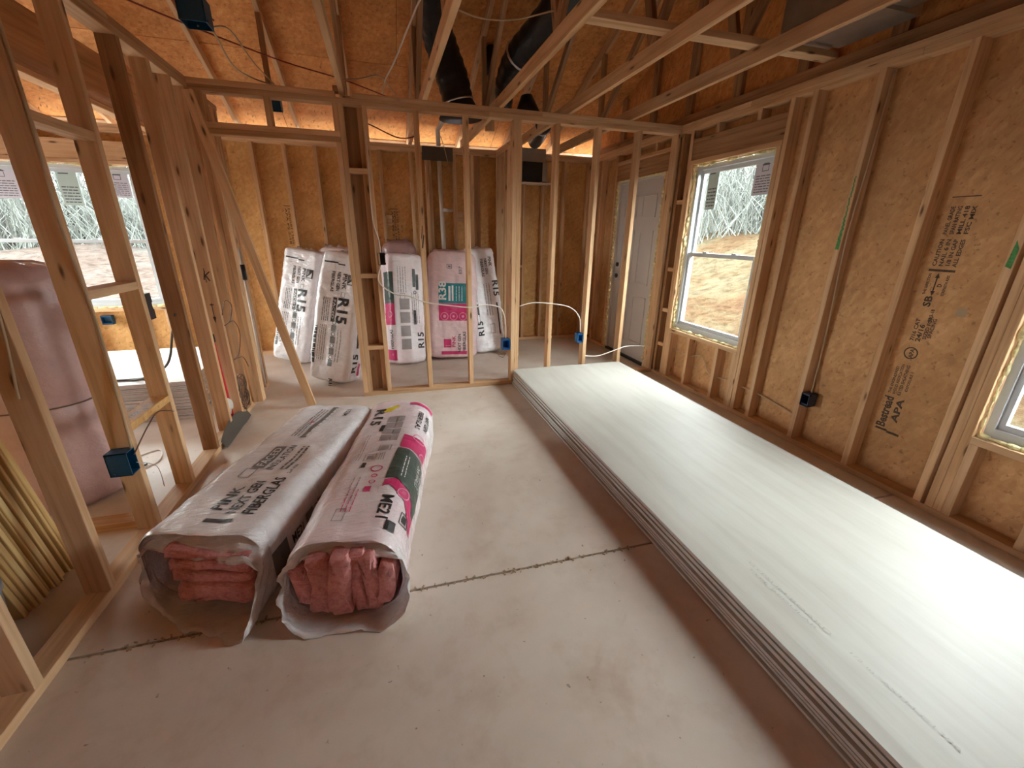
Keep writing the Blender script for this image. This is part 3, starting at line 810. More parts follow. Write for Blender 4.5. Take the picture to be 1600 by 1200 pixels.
def truss(x, label, bottom=True, mat=None):
    t = thing('roof_truss', (x, 3.5, ZT), label, 'truss', None)
    mt = mat or PINE; w = .038
    # top chord follows the deck
    board('top_chord', (x, 6.17, zroof(6.17) - .052), (x, RIDGE + .02, zroof(RIDGE + .02) - .052), .089, w, (0, 0, 1), mt, t)
    board('top_chord', (x, RIDGE - .02, zroof(RIDGE - .02) - .052), (x, YF - .1, zroof(YF - .1) - .052), .089, w, (0, 0, 1), mt, t)
    if bottom:
        bar('bottom_chord', (x - w / 2, YF - .05, ZT + .001), (x + w / 2, 5.80, ZT + .090), 'y', mt, t)
        for a, b3 in ((4.55, 4.55), (4.55, 3.1), (2.7, 3.1), (2.7, 1.4), (.2, 1.4)):
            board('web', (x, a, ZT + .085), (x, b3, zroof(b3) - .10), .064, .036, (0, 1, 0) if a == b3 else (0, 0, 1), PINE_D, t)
    return t
names = ['leftmost roof truss whose bottom chord shows above the doorway', 'second roof truss above the partition, beside the left black duct',
         'third roof truss above the partition, meeting it by the right black duct', 'fourth roof truss above the partition, carrying the flat brace',
         'rightmost long roof truss above the partition, next to the metal duct']
for i, x in enumerate((-0.195, 0.425, 1.055, 1.675, 2.290)): truss(x, names[i])
for x, lb in ((-0.805, 'rafter left of the doorway truss, above the left blue box'), (-1.415, 'rafter running up from the corner of the left stud wall')): truss(x, lb, False)
for i, x in enumerate((-2.03, -2.64, -3.25, -3.86, -4.47, -5.08)):
    truss(x, 'roof rafter over the left room, %s to the left of the stud wall' % ('first', 'second', 'third', 'fourth', 'fifth', 'sixth')[i], False)['group'] = 'rafters over the left room'
# flat brace across the chords
o = bar('ceiling_brace', (1.075, 2.50, ZT + .0905), (2.90, 2.589, ZT + .128), 'x', PINE); tag(o, 'long flat brace lying across the bottom chords near the metal duct', 'lumber')
# splice blocks where the first truss lands
o = bar('scrap_block', (-.255, 3.925, ZT + .001), (-.218, 4.00, ZT + .04), 'x', PINE_D); tag(o, 'small dark scrap block on the plate beside the leftmost truss', 'lumber')
# beam in the left room
bm_ = thing('laminated_beam', (-2.12, 3, 2.418), 'deep laminated beam running overhead through the left room', 'beam')
for i in range(2): bar('ply', (-2.165 + i * .046, -5.9, 2.418), (-2.12 + i * .046, 5.84, 2.80), 'y', BEAM, bm_)
bar('bottom_plate', (-2.168, -5.9, 2.379), (-2.073, 5.74, 2.417), 'y', PINE, bm_)
for y in (-1.6, 2.36): bar('post', (-2.165, y, 0), (-2.075, y + .089, 2.378), 'z', PINE_D, bm_) if y < 0 else None

# ================================================================== WINDOWS AND DOOR
def window(name, wall, a0, a1, z0, z1, label, stickers=(), foam_seed=1):
    """wall 'r': opening along y in the right wall; 'b': along x in the back wall; depth runs outward"""
    if wall == 'r': fn = lambda a, d, z: (XR + d, a, z)
    elif wall == 'b': fn = lambda a, d, z: (a, YB + d, z)
    elif wall == 'f': fn = lambda a, d, z: (a, YF - d, z)
    else: fn = lambda a, d, z: (XW - d, a, z)
    w = structure(name, fn((a0 + a1) / 2, 0.05, z0), label, 'window')
    def bx(nm, A0, A1, D0, D1, Z0, Z1, mat, parent):
        p = fn(A0, D0, Z0); q = fn(A1, D1, Z1)
        return MB().box([min(i, j) for i, j in zip(p, q)], [max(i, j) for i, j in zip(p, q)]).build(nm, mat, parent)
    g = .014; A0, A1, Z0, Z1 = a0 + g, a1 - g, z0 + g, z1 - g; f = .034
    bx('frame', A0, A0 + f, .045, .125, Z0, Z1, VINYL, w); bx('frame', A1 - f, A1, .045, .125, Z0, Z1, VINYL, w)
    bx('frame', A0 + f, A1 - f, .045, .125, Z1 - f, Z1, VINYL, w); bx('frame', A0 + f, A1 - f, .045, .125, Z0, Z0 + f + .012, VINYL, w)
    zm = z0 + (z1 - z0) * .485
    for nm, s0, s1, d in (('lower_sash', Z0 + f + .012, zm + .018, .060), ('upper_sash', zm - .018, Z1 - f, .092)):
        r = .026
        s = MB(); 
        def add(aa, bb, zz, z2):
            p = fn(aa, d, zz); q = fn(bb, d + .028, z2); s.box([min(i, j) for i, j in zip(p, q)], [max(i, j) for i, j in zip(p, q)])
        add(A0 + f, A0 + f + r, s0, s1); add(A1 - f - r, A1 - f, s0, s1); add(A0 + f + r, A1 - f - r, s0, s0 + .032); add(A0 + f + r, A1 - f - r, s1 - .032, s1)
        so = s.build(nm, VINYL, w)
        bx('pane', A0 + f + r, A1 - f - r, d + .012, d + .016, s0 + .032, s1 - .032, GLASS, so)
    for q in (.3, .7):
        a = A0 + (A1 - A0) * q; bx('sash_lock', a - .025, a + .025, .052, .075, zm + .018, zm + .030, VINYL, w)
    # spray foam in the gap
    rg = random.Random(foam_seed); fb = MB()
    def bead(pa, pb, n):
        for i in range(n):
            t0 = i / n; a = pa[0] + (pb[0] - pa[0]) * t0; z = pa[1] + (pb[1] - pa[1]) * t0
            a2 = pa[0] + (pb[0] - pa[0]) * (i + 1.25) / n; z2 = pa[1] + (pb[1] - pa[1]) * (i + 1.25) / n
            r = rg.choice((.005, .007, .010, .015, .019)) * rg.uniform(.8, 1.2); j = rg.uniform(-.010, .006)
            fb.tube([fn(a, .036 + j, z), fn((a + a2) / 2, .030 + j, (z + z2) / 2), fn(a2, .036, z2)], [r * .7, r, r * .6], 6)
    bead((a0 + .010, z0 + .01), (a0 + .010, z1 - .01), 34); bead((a1 - .010, z0 + .01), (a1 - .010, z1 - .01), 34)
    bead((a0 + .01, z1 - .010), (a1 - .01, z1 - .010), 18); bead((a0 + .01, z0 + .008), (a1 - .01, z0 + .008), 18)
    fb.build('foam_seal', FOAM, w, True)
    for (sa, sz, sw, sh, mat, rows) in stickers:
        st = bx('sticker', sa, sa + sw, .098, .0995, sz, sz + sh, mat, w)
        p = Print(); rr = random.Random(int(sa * 100) + 7)
        p.rect(sw * .12, sh * .9, sw * .62, sh * .93)
        if rows > 6: p.frame(sw * .35, sh * .66, sw * .68, sh * .84, .005).poly([(sw * .30, sh * .84), (sw * .73, sh * .84), (sw * .52, sh * .93)])
        p.lines(sw * .1, sh * .08, sw * .9, sh * .6, rows, .35, 't', 3)
        if wall == 'r': pf = lambda t, s: fn(sa + sw - t, .0975, sz + s)
        else: pf = lambda t, s: fn(sa + t, .0975, sz + s)
        p.build('sticker_print', STICK_I, pf, st, 0)
    return w
window('window_1', 'r', *W1, 'tall double-hung window in the right wall beyond the middle of the stack',
       [(2.85, 1.78, .19, .26, STICK, 7), (3.44, 1.70, .13, .33, STICK_G, 6)], 1)
window('window_2', 'r', *W2, 'double-hung window cut off by the right edge, beside the near end of the stack', [(0.55, 1.75, .17, .26, STICK, 7)], 2)
window('window_3', 'b', *LW, 'wide double-hung window in the left room', [(-3.02 - .10, 1.69, .17, .33, STICK_G, 6), (-2.71, 1.78, .20, .26, STICK, 7), (-3.72, 1.74, .28, .30, STICK, 7)], 3)
window('added_side_window', 'l', 3.3, 5.1, 0.6, 2.09, 'unseen window added in the far left wall to light the right and back walls', [], 7)  # unseen opening added to throw daylight from the left onto the far walls
portal((XW - .15, 4.2, 1.35), (1, 0, 0), 1.85, 1.55)
portal((XRO + .05, 3.24, 1.32), (-1, 0, 0), .95, 1.6); portal((XRO + .05, .83, 1.30), (-1, 0, 0), .75, 1.65); 
portal((-3.26, YBO + .06, 1.36), (0, -1, 0), 1.75, 1.5)

portal((-1.4, 6.03, 2.40), (0, -.35, 1), 9.6, .40)

d = structure('door_1', (XR + .06, 4.57, 0), 'closed primed exterior door seen through the partition studs', 'door')
bar('jamb', (XR + .015, 4.118, 0), (XRO + .02, 4.140, 2.07), 'z', DOORM, d); bar('jamb', (XR + .015, 5.012, 0), (XRO + .02, 5.034, 2.07), 'z', DOORM, d)
bar('jamb', (XR + .015, 4.118, 2.048), (XRO + .02, 5.034, 2.072), 'y', DOORM, d); bar('threshold', (XR + .01, 4.118, .001), (XRO + .03, 5.034, .03), 'y', BLACK, d)
ds = bar('slab', (XR + .045, 4.141, .030), (XR + .089, 5.011, 2.046), 'z', DOORM, d, .003)
pm = MB()
for y0, y1 in ((4.26, 4.53), (4.63, 4.90)):
    for z0, z1 in ((.22, .78), (.92, 1.52), (1.66, 1.90)):
        for q in ((y0, z0, y1, z0 + .018), (y0, z1 - .018, y1, z1), (y0, z0, y0 + .018, z1), (y1 - .018, z0, y1, z1)):
            pm.box((XR + .038, q[0], q[1]), (XR + .046, q[2], q[3]))
pm.build('panel_moulding', DOORM, ds)
MB().tube([(XR + .03, 4.955, .98), (XR + .048, 4.955, .98)], .028, 12).tube([(XR + .03, 4.955, 1.12), (XR + .048, 4.955, 1.12)], .026, 12).build('lock_hole', BLACK, ds)
fb = MB(); rg = random.Random(4)
for (y, n) in ((4.108, 46), (5.042, 46)):
    for i in range(n):
        z = 2.06 * i / n; r = rg.uniform(.008, .022); fb.tube([(XR + .012, y, z), (XR + .004 - rg.uniform(0, .01), y + rg.uniform(-.006, .006), z + .025), (XR + .012, y, z + .055)], [r * .6, r, r * .6], 6)
for i in range(20):
    yy = 4.11 + .93 * i / 20; r = rg.uniform(.008, .014); fb.tube([(XR + .012, yy, 2.078), (XR + .006, yy + .025, 2.078), (XR + .012, yy + .05, 2.078)], [r * .6, r, r * .6], 6)
fb.build('foam_seal', FOAM, d, True)

# ================================================================== DRYWALL STACKS
def sheet(x0, x1, y0, y1, z0, z1, mats, along, label, group):
    """gypsum board: papered faces, grey core edges, slightly tapered long edges"""
    e = .0026; t = .05
    up = int(z0 / .0128) % 2 == 1 or label.startswith('topmost')
    if along == 'y':
        prof = [(x0, z0), (x0, z1 - e), (x0 + t, z1), (x1 - t, z1), (x1, z1 - e), (x1, z0)] if up else [(x0, z0 + e), (x0, z1), (x1, z1), (x1, z0 + e), (x1 - t, z0), (x0 + t, z0)]
        v = [(a, y0, c) for a, c in prof] + [(a, y1, c) for a, c in prof]
    else:
        prof = [(y0, z0), (y0, z1 - e), (y0 + t, z1), (y1 - t, z1), (y1, z1 - e), (y1, z0)] if up else [(y0, z0 + e), (y0, z1), (y1, z1), (y1, z0 + e), (y1 - t, z0), (y0 + t, z0)]
        v = [(x1, a, c) for a, c in prof] + [(x0, a, c) for a, c in prof]
    n = 6; f = [tuple(reversed(range(n))), tuple(range(n, 2 * n))] + [(i, (i + 1) % n, n + (i + 1) % n, n + i) for i in range(n)]
    o = mobj('drywall_sheet', v, f, list(mats)); 
    for p in o.data.polygons: p.material_index = 0 if abs(p.normal.z) > .9 else 1
    tag(o, label, 'drywall', group)
    return o
ORD = ['topmost', 'second', 'third', 'fourth', 'fifth', 'sixth', 'seventh', 'eighth', 'ninth', 'tenth', 'eleventh', 'twelfth', 'thirteenth', 'fourteenth', 'fifteenth', 'sixteenth', 'seventeenth', 'eighteenth', 'nineteenth', 'twentieth', 'twenty-first', 'twenty-second', 'twenty-third', 'twenty-fourth']
rg = random.Random(8)
N1 = 12; z = 0.002
for i in range(N1):
    top = i == N1 - 1
    dx = [-.006, -.014, -.004, .0, -.002, -.008, .004, .0, .004, .001, .003, .0][i]; dx2 = rg.uniform(-.004, .004)
    dy = [0, .01, .0, -.012, .004, -.006, .006, -.004, .0, -.006, .004, 0][i]
    th = .0127; gap = .0012 if i % 2 else .0003
    sheet(1.186 + dx, 2.395 + dx2, .22 - dy, 3.900 + dy * .6 if not top else 3.896, z, z + th, (GYP, GYPE), 'y',
          'topmost drywall sheet of the long stack, its pale face clear' if top else 'drywall sheet, %s from the top of the long stack beside the right wall' % ORD[N1 - 1 - i], 'drywall sheets stacked beside the right wall')
    z += th + gap
ZS1 = z
pr_ = Print()
pr_.text('GYPSUM BOARD', 0, .0, .014, -90, .36, .0).text('1/2 in  ASTM C1396', 0, -.42, .012, -90, .30, .0)
pr_.text('TYPE REGULAR', -.026, -.03, .012, -90, .30, .0)
pr_.build('drywall_print', plain('faint_print', (0.40, 0.385, 0.35), 0.6), lambda t, s: (1.37 + t, 1.07 + s, ZS1 + .0006), None, 0)
tag(bpy.data.objects['drywall_print'], 'faint grey factory print on the face of the topmost sheet', 'lettering')
N2 = 24; z = 0.002
for i in range(N2):
    top = i == N2 - 1
    sheet(-5.0 + rg.uniform(-.01, .01), -1.575 + rg.uniform(-.012, .008), 3.765 + rg.uniform(-.008, .008), 4.975, z, z + .0125, (GYPW, GYPE), 'x',
          'topmost white drywall sheet of the stack in the left room' if top else 'drywall sheet, %s from the top of the stack in the left room' % ORD[N2 - 1 - i], 'drywall sheets stacked in the left room')
    z += .0125 + (.0015 if i % 2 else .0003)
ZS2 = z

# ================================================================== BAGS OF INSULATION
class Bag:
    """rounded-box bag: s runs along its length, t round its girth from the middle of the labelled face"""
    def __init__(s, O, A, U, L, w, h, r=.07, seed=1, e0=.10, e1=.10, sq0=.55, sq1=.55, amp=.006, bulge=.0):
        s.O = Vector(O); s.A = Vector(A).normalized(); U = Vector(U); s.U = (U - s.A * U.dot(s.A)).normalized(); s.R = s.A.cross(s.U)
        s.L, s.w, s.h, s.r, s.seed = L, w, h, r, seed; s.e0, s.e1, s.sq0, s.sq1, s.amp, s.bulge = e0, e1, sq0, sq1, amp, bulge
        a, b = w / 2 - r, h - 2 * r; q = math.pi / 2 * r
        s.seg = [a, q, b, q, 2 * a, q, b, q, a]; s.P = sum(s.seg)
    def prof(s, t):
        t = t % s.P; w, h, r = s.w, s.h, s.r; a = w / 2 - r; b = h - 2 * r; q = math.pi / 2 * r
        def arc(cx, cz, a0, x): th = a0 - x / r; return cx + r * math.cos(th), cz + r * math.sin(th), math.cos(th), math.sin(th)
        if t < a: return t, h, 0, 1
        t -= a
        if t < q: return arc(a, h - r, math.pi / 2, t)
        t -= q
        if t < b: return w / 2, h - r - t, 1, 0
        t -= b
        if t < q: return arc(a, r, 0, t)
        t -= q
        if t < 2 * a: return a - t, 0, 0, -1
        t -= 2 * a
        if t < q: return arc(-a, r, -math.pi / 2, t)
        t -= q
        if t < b: return -w / 2, r + t, -1, 0
        t -= b
        if t < q: return arc(-a, h - r, math.pi, t)
        t -= q
        return -a + t, h, 0, 1
    def scale(s, u):
        k = 1.0
        if u < s.e0: x = 1 - u / s.e0; k = s.sq0 + (1 - s.sq0) * math.sqrt(max(0, 1 - x * x))
        elif u > s.L - s.e1: x = 1 - (s.L - u) / s.e1; k = s.sq1 + (1 - s.sq1) * math.sqrt(max(0, 1 - x * x))
        return k
    def P3(s, t, u, eps=0.0):
        x, z, nx_, nz = s.prof(t); k = s.scale(u); cz = s.h / 2
        th = 2 * math.pi * t / s.P; ca = math.cos(th) * s.P / 6.283; sa = math.sin(th) * s.P / 6.283
        n = noise.noise(Vector((ca * 5, sa * 5 + s.seed * 3.7, u * 3.2))) * s.amp * 1.6 + noise.noise(Vector((ca * 17, sa * 17 + s.seed, u * 11))) * s.amp * .6
        n += abs(noise.noise(Vector((ca * 10, sa * 10 + s.seed * 2, u * 26)))) * s.amp * .8
        bl = s.bulge * math.sin(math.pi * min(max(u / s.L, 0), 1))
        d = n + bl + eps
        x = x * k + nx_ * d; z = cz + (z - cz) * k + nz * d
        return s.O + s.A * u + s.R * x + s.U * z
    def body(s, name, mat, parent, u0=0.0, u1=None, nt=140, nu=100, cap0=True, cap1=True):
        u1 = s.L if u1 is None else u1; v = []; f = []
        us = [u0 + (u1 - u0) * i / nu for i in range(nu + 1)]
        for u in us:
            for k in range(nt): v.append(s.P3(s.P * k / nt, u))
        for i in range(nu):
            for k in range(nt): f.append((i * nt + k, i * nt + (k + 1) % nt, (i + 1) * nt + (k + 1) % nt, (i + 1) * nt + k))
        def cap(i, sgn):
            base = i * nt; c = sum((v[base + k] for k in range(nt)), Vector()) / nt
            prev = base
            for q, dz in ((.6, .014), (.25, .004)):
                st = len(v)
                for k in range(nt):
                    p = v[base + k]; v.append(c + (p - c) * q + s.A * (sgn * dz) + s.A * noise.noise(Vector((k * .5, q * 5, s.seed))) * .012)
                for k in range(nt):
                    a, b = prev + k, prev + (k + 1) % nt; e, g = st + (k + 1) % nt, st + k
                    f.append((a, b, e, g) if sgn > 0 else (b, a, g, e))
                prev = st
            v.append(c - s.A * sgn * .01); ci = len(v) - 1
            for k in range(nt): f.append((prev + k, prev + (k + 1) % nt, ci) if sgn > 0 else (prev + (k + 1) % nt, prev + k, ci))
        if cap0: cap(0, -1)
        if cap1: cap(nu, 1)
        return mobj(name, v, f, mat, parent, True)
def printed(bag, parent, layers):
    for (mat, nm, fill) in layers:
        p = Print(); fill(p)
        p.build(nm, mat, lambda t, s_: bag.P3(t, s_, .0026 if mat not in (INK_W, INK_PK) else .0040), parent, .02)['kind'] = 'stuff'

def logo(p, x, y, s, rot):       # square maker's mark: block with a swoosh cut
    pass

# --- standing white R15 bags -----------------------------------------------------
def r15_face(bag, parent, lower_red=True, plain_text=False):
    w = bag.w; L = bag.L
    sd = bag.w / 2 - bag.r + math.pi / 2 * bag.r + (bag.h - 2 * bag.r) / 2     # middle of the right side
    def blk(p):
        p.text('PINK', .045, L - .20, .042, -90, .155, .02).text('NEXT GEN', -.012, L - .19, .034, -90, .185, .02).text('FIBERGLAS', -.068, L - .19, .030, -90, .20, .02)
        p.rect(.095, L - .305, .170, L - .205)
        p.text('R15', .030, L - .43, .105, -90, .26, .035)
        p.rect(-.028, L - .68, .012, L - .44)
        p.rect(-.165, L - .115, -.02, L - .100).rect(-.02, L - .125, .05, L - .112)
        p.text('R15', sd - .01, .10, .085, 90, .20, .035).text('R15', .02, .03, .040, -90, .10, .03)
        p.rect(sd - .055, .36, sd - .015, .52)
        p.lines(-.175, .16, -.150, L - .74, 1, .9, 's', 2)
    def grey(p):
        for i in range(4):
            y = .15 + i * .115
            p.rect(-.012, y, .038, y + .066)
        p.lines(-.13, .20, -.05, L - .72, 4, .25, 's', 4).lines(-.125, L - .68, -.045, L - .45, 4, .35, 's', 5)
        p.lines(.06, .20, .12, L - .75, 2, .2, 's', 6).lines(sd - .03, .55, sd + .05, L - .35, 3, .3, 's', 7)
        p.frame(.045, L - .43, .085, L - .38, .004)
    def dg(p):
        for i in range(4): p.ring(.013, .15 + i * .115 + .09, .022, .006, 14)
        p.ring(.02, L - .735, .02, .009, 12)
    def wht(p):
        p.text('FACED', -.022, L - .46, .026, -90, .19, .012)
        p.poly([(.100, L - .295), (.160, L - .295), (.160, L - .235), (.142, L - .262)])
        p.text('OWENS', .118, L - .212, .010, -90, .045, .0).text('CORNING', .103, L - .212, .012, -90, .06, .0)
    lay = [(INK, 'lettering', blk), (INK_G, 'small_print', grey), (INK_DG, 'round_icons', dg), (INK_W, 'reversed_lettering', wht)]
    if lower_red: lay.append((INK_M, 'red_label', lambda p: p.rect(sd + .03, .07, sd + .075, .20).disc(sd + .06, L - .36, .014)))
    printed(bag, parent, lay)
def standing(label, O, T, U, L, w, h, mat, seed, **kw):
    A = Vector(T) - Vector(O)
    bag = Bag(O, A, U, L, w, h, seed=seed, **kw)
    bag.O -= bag.U * (h / 2)
    t = thing('insulation_bag', O, label, 'insulation bag', None)
    bag.body('wrapper', mat, t)
    for s_, hz in ((1, 0),):        # gathered, welded top seam
        pts = [bag.P3(bag.P * .25 * k, L - .01) for k in (3.2, 3.8, 4.2, 4.8)]
    v = []; n = 14
    for i in range(n + 1):
        x = (-.5 + i / n) * w * .72; q = noise.noise(Vector((x * 18, seed, 0)))
        base = bag.O + bag.A * (L - .012) + bag.R * x + bag.U * (h / 2)
        v.append(base + bag.U * .012); v.append(base - bag.U * .012); v.append(base + bag.A * (.045 + q * .03) + bag.U * (q * .03))
    f = []
    for i in range(n): a = i * 3; f += [(a, a + 3, a + 5, a + 2), (a + 1, a + 2, a + 5, a + 4)]
    mobj('seam', v, f, mat, t, True)
    return bag, t
bA, tA = standing('white insulation bag standing furthest left against the back wall', (-1.09, 5.33, .02), (-.80, 5.52, 1.27), (-.42, -1, .16), 1.27, .42, .30, FILM_W, 1, r=.055, bulge=.010, e0=.05, e1=.05, sq0=.8, sq1=.84, amp=.010)
r15_face(bA, tA, True)
bB, tB = standing('white insulation bag leaning forward of the others, left of the doorway post', (-.585, 4.46, .02), (-.315, 4.68, 1.25), (-.42, -1, .22), 1.27, .42, .30, FILM_W, 2, r=.055, bulge=.010, e0=.05, e1=.05, sq0=.8, sq1=.84, amp=.010)
r15_face(bB, tB, True)
bG, tG = standing('white insulation bag mostly hidden behind the forward-leaning one', (-.66, 5.28, .02), (-.50, 5.52, 1.30), (-.3, -1, .15), 1.29, .38, .26, FILM_P, 12, r=.08)
printed(bG, tG, [(INK, 'lettering', lambda p: p.text('ME21', -.12, 1.10, .05, -90, .16, .02).text('R15', .03, .9, .08, -90, .22, .03))])
bF, tF = standing('pale insulation bag seen between the doorway post and the next stud', (-.10, 5.12, .02), (-.13, 5.35, 1.20), (.35, -1, .15), 1.22, .38, .28, FILM_P, 13, r=.08)
bC, tC = standing('white bag with a dark and red left side, behind the second partition stud', (.165, 4.93, .02), (.195, 5.14, 1.21), (.40, -1, .15), 1.22, .40, .30, FILM_P, 3, r=.05, bulge=.008, e0=.06, e1=.04, sq0=.8, sq1=.9, amp=.008)
def fC(p):
    p.text('R15', .165, .16, .072, 90, .19, .03).rect(.055, .44, .085, .60)
    p.rect(.06, .86, .095, 1.06).rect(.10, .83, .13, 1.00).ring(.085, .80, .02, .008, 12)
def fCg(p):
    for i in range(4): p.rect(-.11, .16 + i * .15, .01, .16 + i * .15 + .12)
    p.lines(.04, .45, .14, .80, 4, .3, 's', 3).lines(-.12, .80, .0, 1.08, 4, .3, 's', 9).frame(-.10, .72, -.04, .79, .005)
def side(bag): return -(bag.w / 2 - bag.r + math.pi / 2 * bag.r * .6)
printed(bC, tC, [(INK, 'lettering', fC), (INK_LG, 'small_print', fCg),
                 (INK_DG, 'dark_panel', lambda p: p.rect(side(bC) - .14, .68, side(bC) + .03, 1.02)),
                 (INK_M, 'magenta_panel', lambda p: p.rect(side(bC) - .14, .44, side(bC) + .03, .68).rect(side(bC) - .14, .04, side(bC) + .03, .16)),
                 (INK_PK, 'round_icons', lambda p: p.ring(side(bC) - .03, .56, .04, .008)),
                 (INK, 'side_lettering', lambda p: p.text('FIBERGLAS', side(bC) + .0, .17, .04, 90, .22, .02))])
bH, tH = standing('mauve bag whose rounded top shows above the white one with the dark side', (.20, 5.42, .02), (.20, 5.50, 1.34), (0, -1, .05), 1.34, .40, .28, FILM_ROLL, 14, r=.10)
bD, tD = standing('wide pink attic-insulation bag with teal and magenta bands', (.73, 5.06, .02), (.79, 5.27, 1.25), (0, -1, .16), 1.25, .57, .34, FILM_PP, 4, r=.07, bulge=.018, e0=.06, e1=.12, sq0=.85, sq1=.6, amp=.010)
def fDk(p):
    p.text('NEXT GEN', .085, .06, .036, 90, .22, .02).text('FIBERGLAS', .145, .06, .036, 90, .25, .02)
def fDm(p):
    p.rect(-.175, .44, .20, .64).rect(-.12, .12, -.03, .22)
    p.rect(-.15, .035, .16, .075)
    p.text('PINK', .02, .12, .042, 90, .14, .02)
def fDw(p):
    p.text('R38', -.09, .675, .085, 90, .22, .03)
    p.rect(-.06, .67, -.035, .84).rect(-.02, .67, .0, .85).lines(.03, .67, .13, .84, 3, .22, 's', 3)
    p.text('OWENS CORNING', -.10, .135, .012, 0, .06, .0)
printed(bD, tD, [(INK_T, 'teal_panel', lambda p: p.rect(-.175, .642, .20, .875)), (INK_M, 'magenta_panel', fDm), (INK, 'lettering', fDk),
                 (INK_G, 'small_print', lambda p: p.frame(-.075, 1.04, -.015, 1.09, .006).rect(-.06, 1.055, -.03, 1.075).text('ES7', .10, .98, .035, 90, .09, .01))])
printed(bD, tD, [(INK_W, 'reversed_lettering', fDw),
                 (INK_PK, 'round_icons', lambda p: p.ring(-.11, .49, .047, .007).ring(.0, .49, .047, .007).ring(.11, .49, .047, .007).disc(-.11, .49, .018).disc(.0, .49, .014).disc(.11, .49, .016))])
bE, tE = standing('white insulation bag leaning left at the right end of the row, by the stub wall', (1.24, 5.22, .02), (1.13, 5.47, 1.27), (.10, -1, .18), 1.28, .40, .28, FILM_W, 5, r=.055, bulge=.008, e0=.05, e1=.05, sq0=.8, sq1=.84, amp=.010)
printed(bE, tE, [(INK, 'lettering', lambda p: p.text('R15', -.075, .20, .075, 90, .19, .03).rect(-.13, .47, -.105, .60).text('FIBERGLAS', .0, 1.15, .034, -90, .22, .02).text('NEXT GEN', .052, 1.15, .034, -90, .19, .02).text('PINK', .105, 1.17, .04, -90, .12, .02).text('R15', .12, .88, .07, -90, .2, .03).rect(-.165, .93, -.12, 1.08).rect(-.165, .72, -.12, .88).rect(.135, .20, .15, .60)),
                 (INK_LG, 'small_print', lambda p: p.lines(-.17, .35, -.08, .75, 3, .3, 's', 3).lines(.0, .45, .1, .85, 3, .3, 's', 5).frame(.02, .22, .08, .34, .006))])

# --- the two bags lying open on the slab ------------------------------------------
def open_end(bag, t, u_in, flare, drop, seed, skip=None, long=.25, topcut=.6, leftcut=0):
    """loose film past the batts: an open crumpled sleeve"""
    nt = 72; rows = 11; v = []; f = []
    for i in range(rows + 1):
        q = i / rows; u = u_in - q * long
        for k in range(nt):
            tt = bag.P * k / nt; p = bag.P3(tt, max(u, bag.e0 + .001)); c = bag.O + bag.A * bag.e0 + bag.U * (bag.h / 2)
            off = p - (bag.O + bag.A * max(u, bag.e0 + .001) + bag.U * (bag.h / 2))
            x = off.dot(bag.R); z = off.dot(bag.U) + bag.h / 2
            zz = min(1, max(0, z / bag.h)); lf = max(0, -x / bag.w * 2) * leftcut; ln = long * (1 - topcut * zz) * (1 - lf) * (1 + .25 * noise.noise(Vector((math.cos(6.283 * k / nt) * 1.6, math.sin(6.283 * k / nt) * 1.6, seed + 5))))
            uu = u_in - q * ln
            sx, sz = flare(q, x / bag.w * 2, z / bag.h)
            x2 = x * sx[0] + sx[1]; z2 = z * sz[0] + sz[1]
            cr = q * (1.2 - .2 * q)
            x2 += cr * .030 * noise.noise(Vector((x * 14, z * 14 + q * 4, seed))); z2 += cr * .034 * noise.noise(Vector((x * 12 + 9, z * 12, seed + q * 4))) 
            uu += cr * .02 * noise.noise(Vector((k * .45, q * 3, seed)))
            z2 = max(z2, .003)
            v.append(bag.O + bag.A * uu + bag.R * x2 + bag.U * z2)
    for i in range(rows):
        for k in range(nt): f.append((i * nt + (k + 1) % nt, i * nt + k, (i + 1) * nt + k, (i + 1) * nt + (k + 1) % nt))
    o = mobj('loose_film', v, f, FILM_T, t, True)
    md = o.modifiers.new('thickness', 'SOLIDIFY'); md.thickness = .0012
    return o
def slab_batt(bag, parent, x0, x1, z0, z1, u0, u1, seed, vert=False):
    """one folded layer of glass wool with a ragged rounded end"""
    nu, nx2, v, f = 12, 14, [], []
    prof = []
    r = min(x1 - x0, z1 - z0) * .46; m = 36
    for k in range(m):
        a = 2 * math.pi * k / m; ex = 6.5
        cx = math.copysign(abs(math.cos(a)) ** (2 / ex), math.cos(a)); sx = math.copysign(abs(math.sin(a)) ** (2 / ex), math.sin(a))
        prof.append(((x0 + x1) / 2 + (x1 - x0) / 2 * cx, (z0 + z1) / 2 + (z1 - z0) / 2 * sx))
    for i in range(nu + 1):
        u = u0 + (u1 - u0) * (i / nu) ** 1.5; k = 1 - .06 * max(0, 1 - i / 2.0) ** 2
        for (px, pz) in prof:
            cx, cz = (x0 + x1) / 2, (z0 + z1) / 2
            n = noise.noise(Vector((px * 22, pz * 22, u * 14 + seed))) * .007
            n2 = noise.noise(Vector((px * 60, pz * 60, seed))) * .014 if i < 2 else 0
            wv = .006 * math.sin(px * 16 + seed) if not vert else 0; wh = .012 * math.sin(pz * 18 + seed * 2) if vert else 0
            x = cx + (px - cx) * k + n + wh; z = cz + (pz - cz) * k + n + wv
            v.append(bag.O + bag.A * (u + n2) + bag.R * x + bag.U * max(z, .006))
    for i in range(nu):
        for k in range(m): f.append((i * m + k, i * m + (k + 1) % m, (i + 1) * m + (k + 1) % m, (i + 1) * m + k))
    c = sum(v[:m], Vector()) / m; v.append(c - bag.A * .006); f += [((k + 1) % m, k, len(v) - 1) for k in range(m)]
    mobj('batt', v, f, WOOL, parent, True)

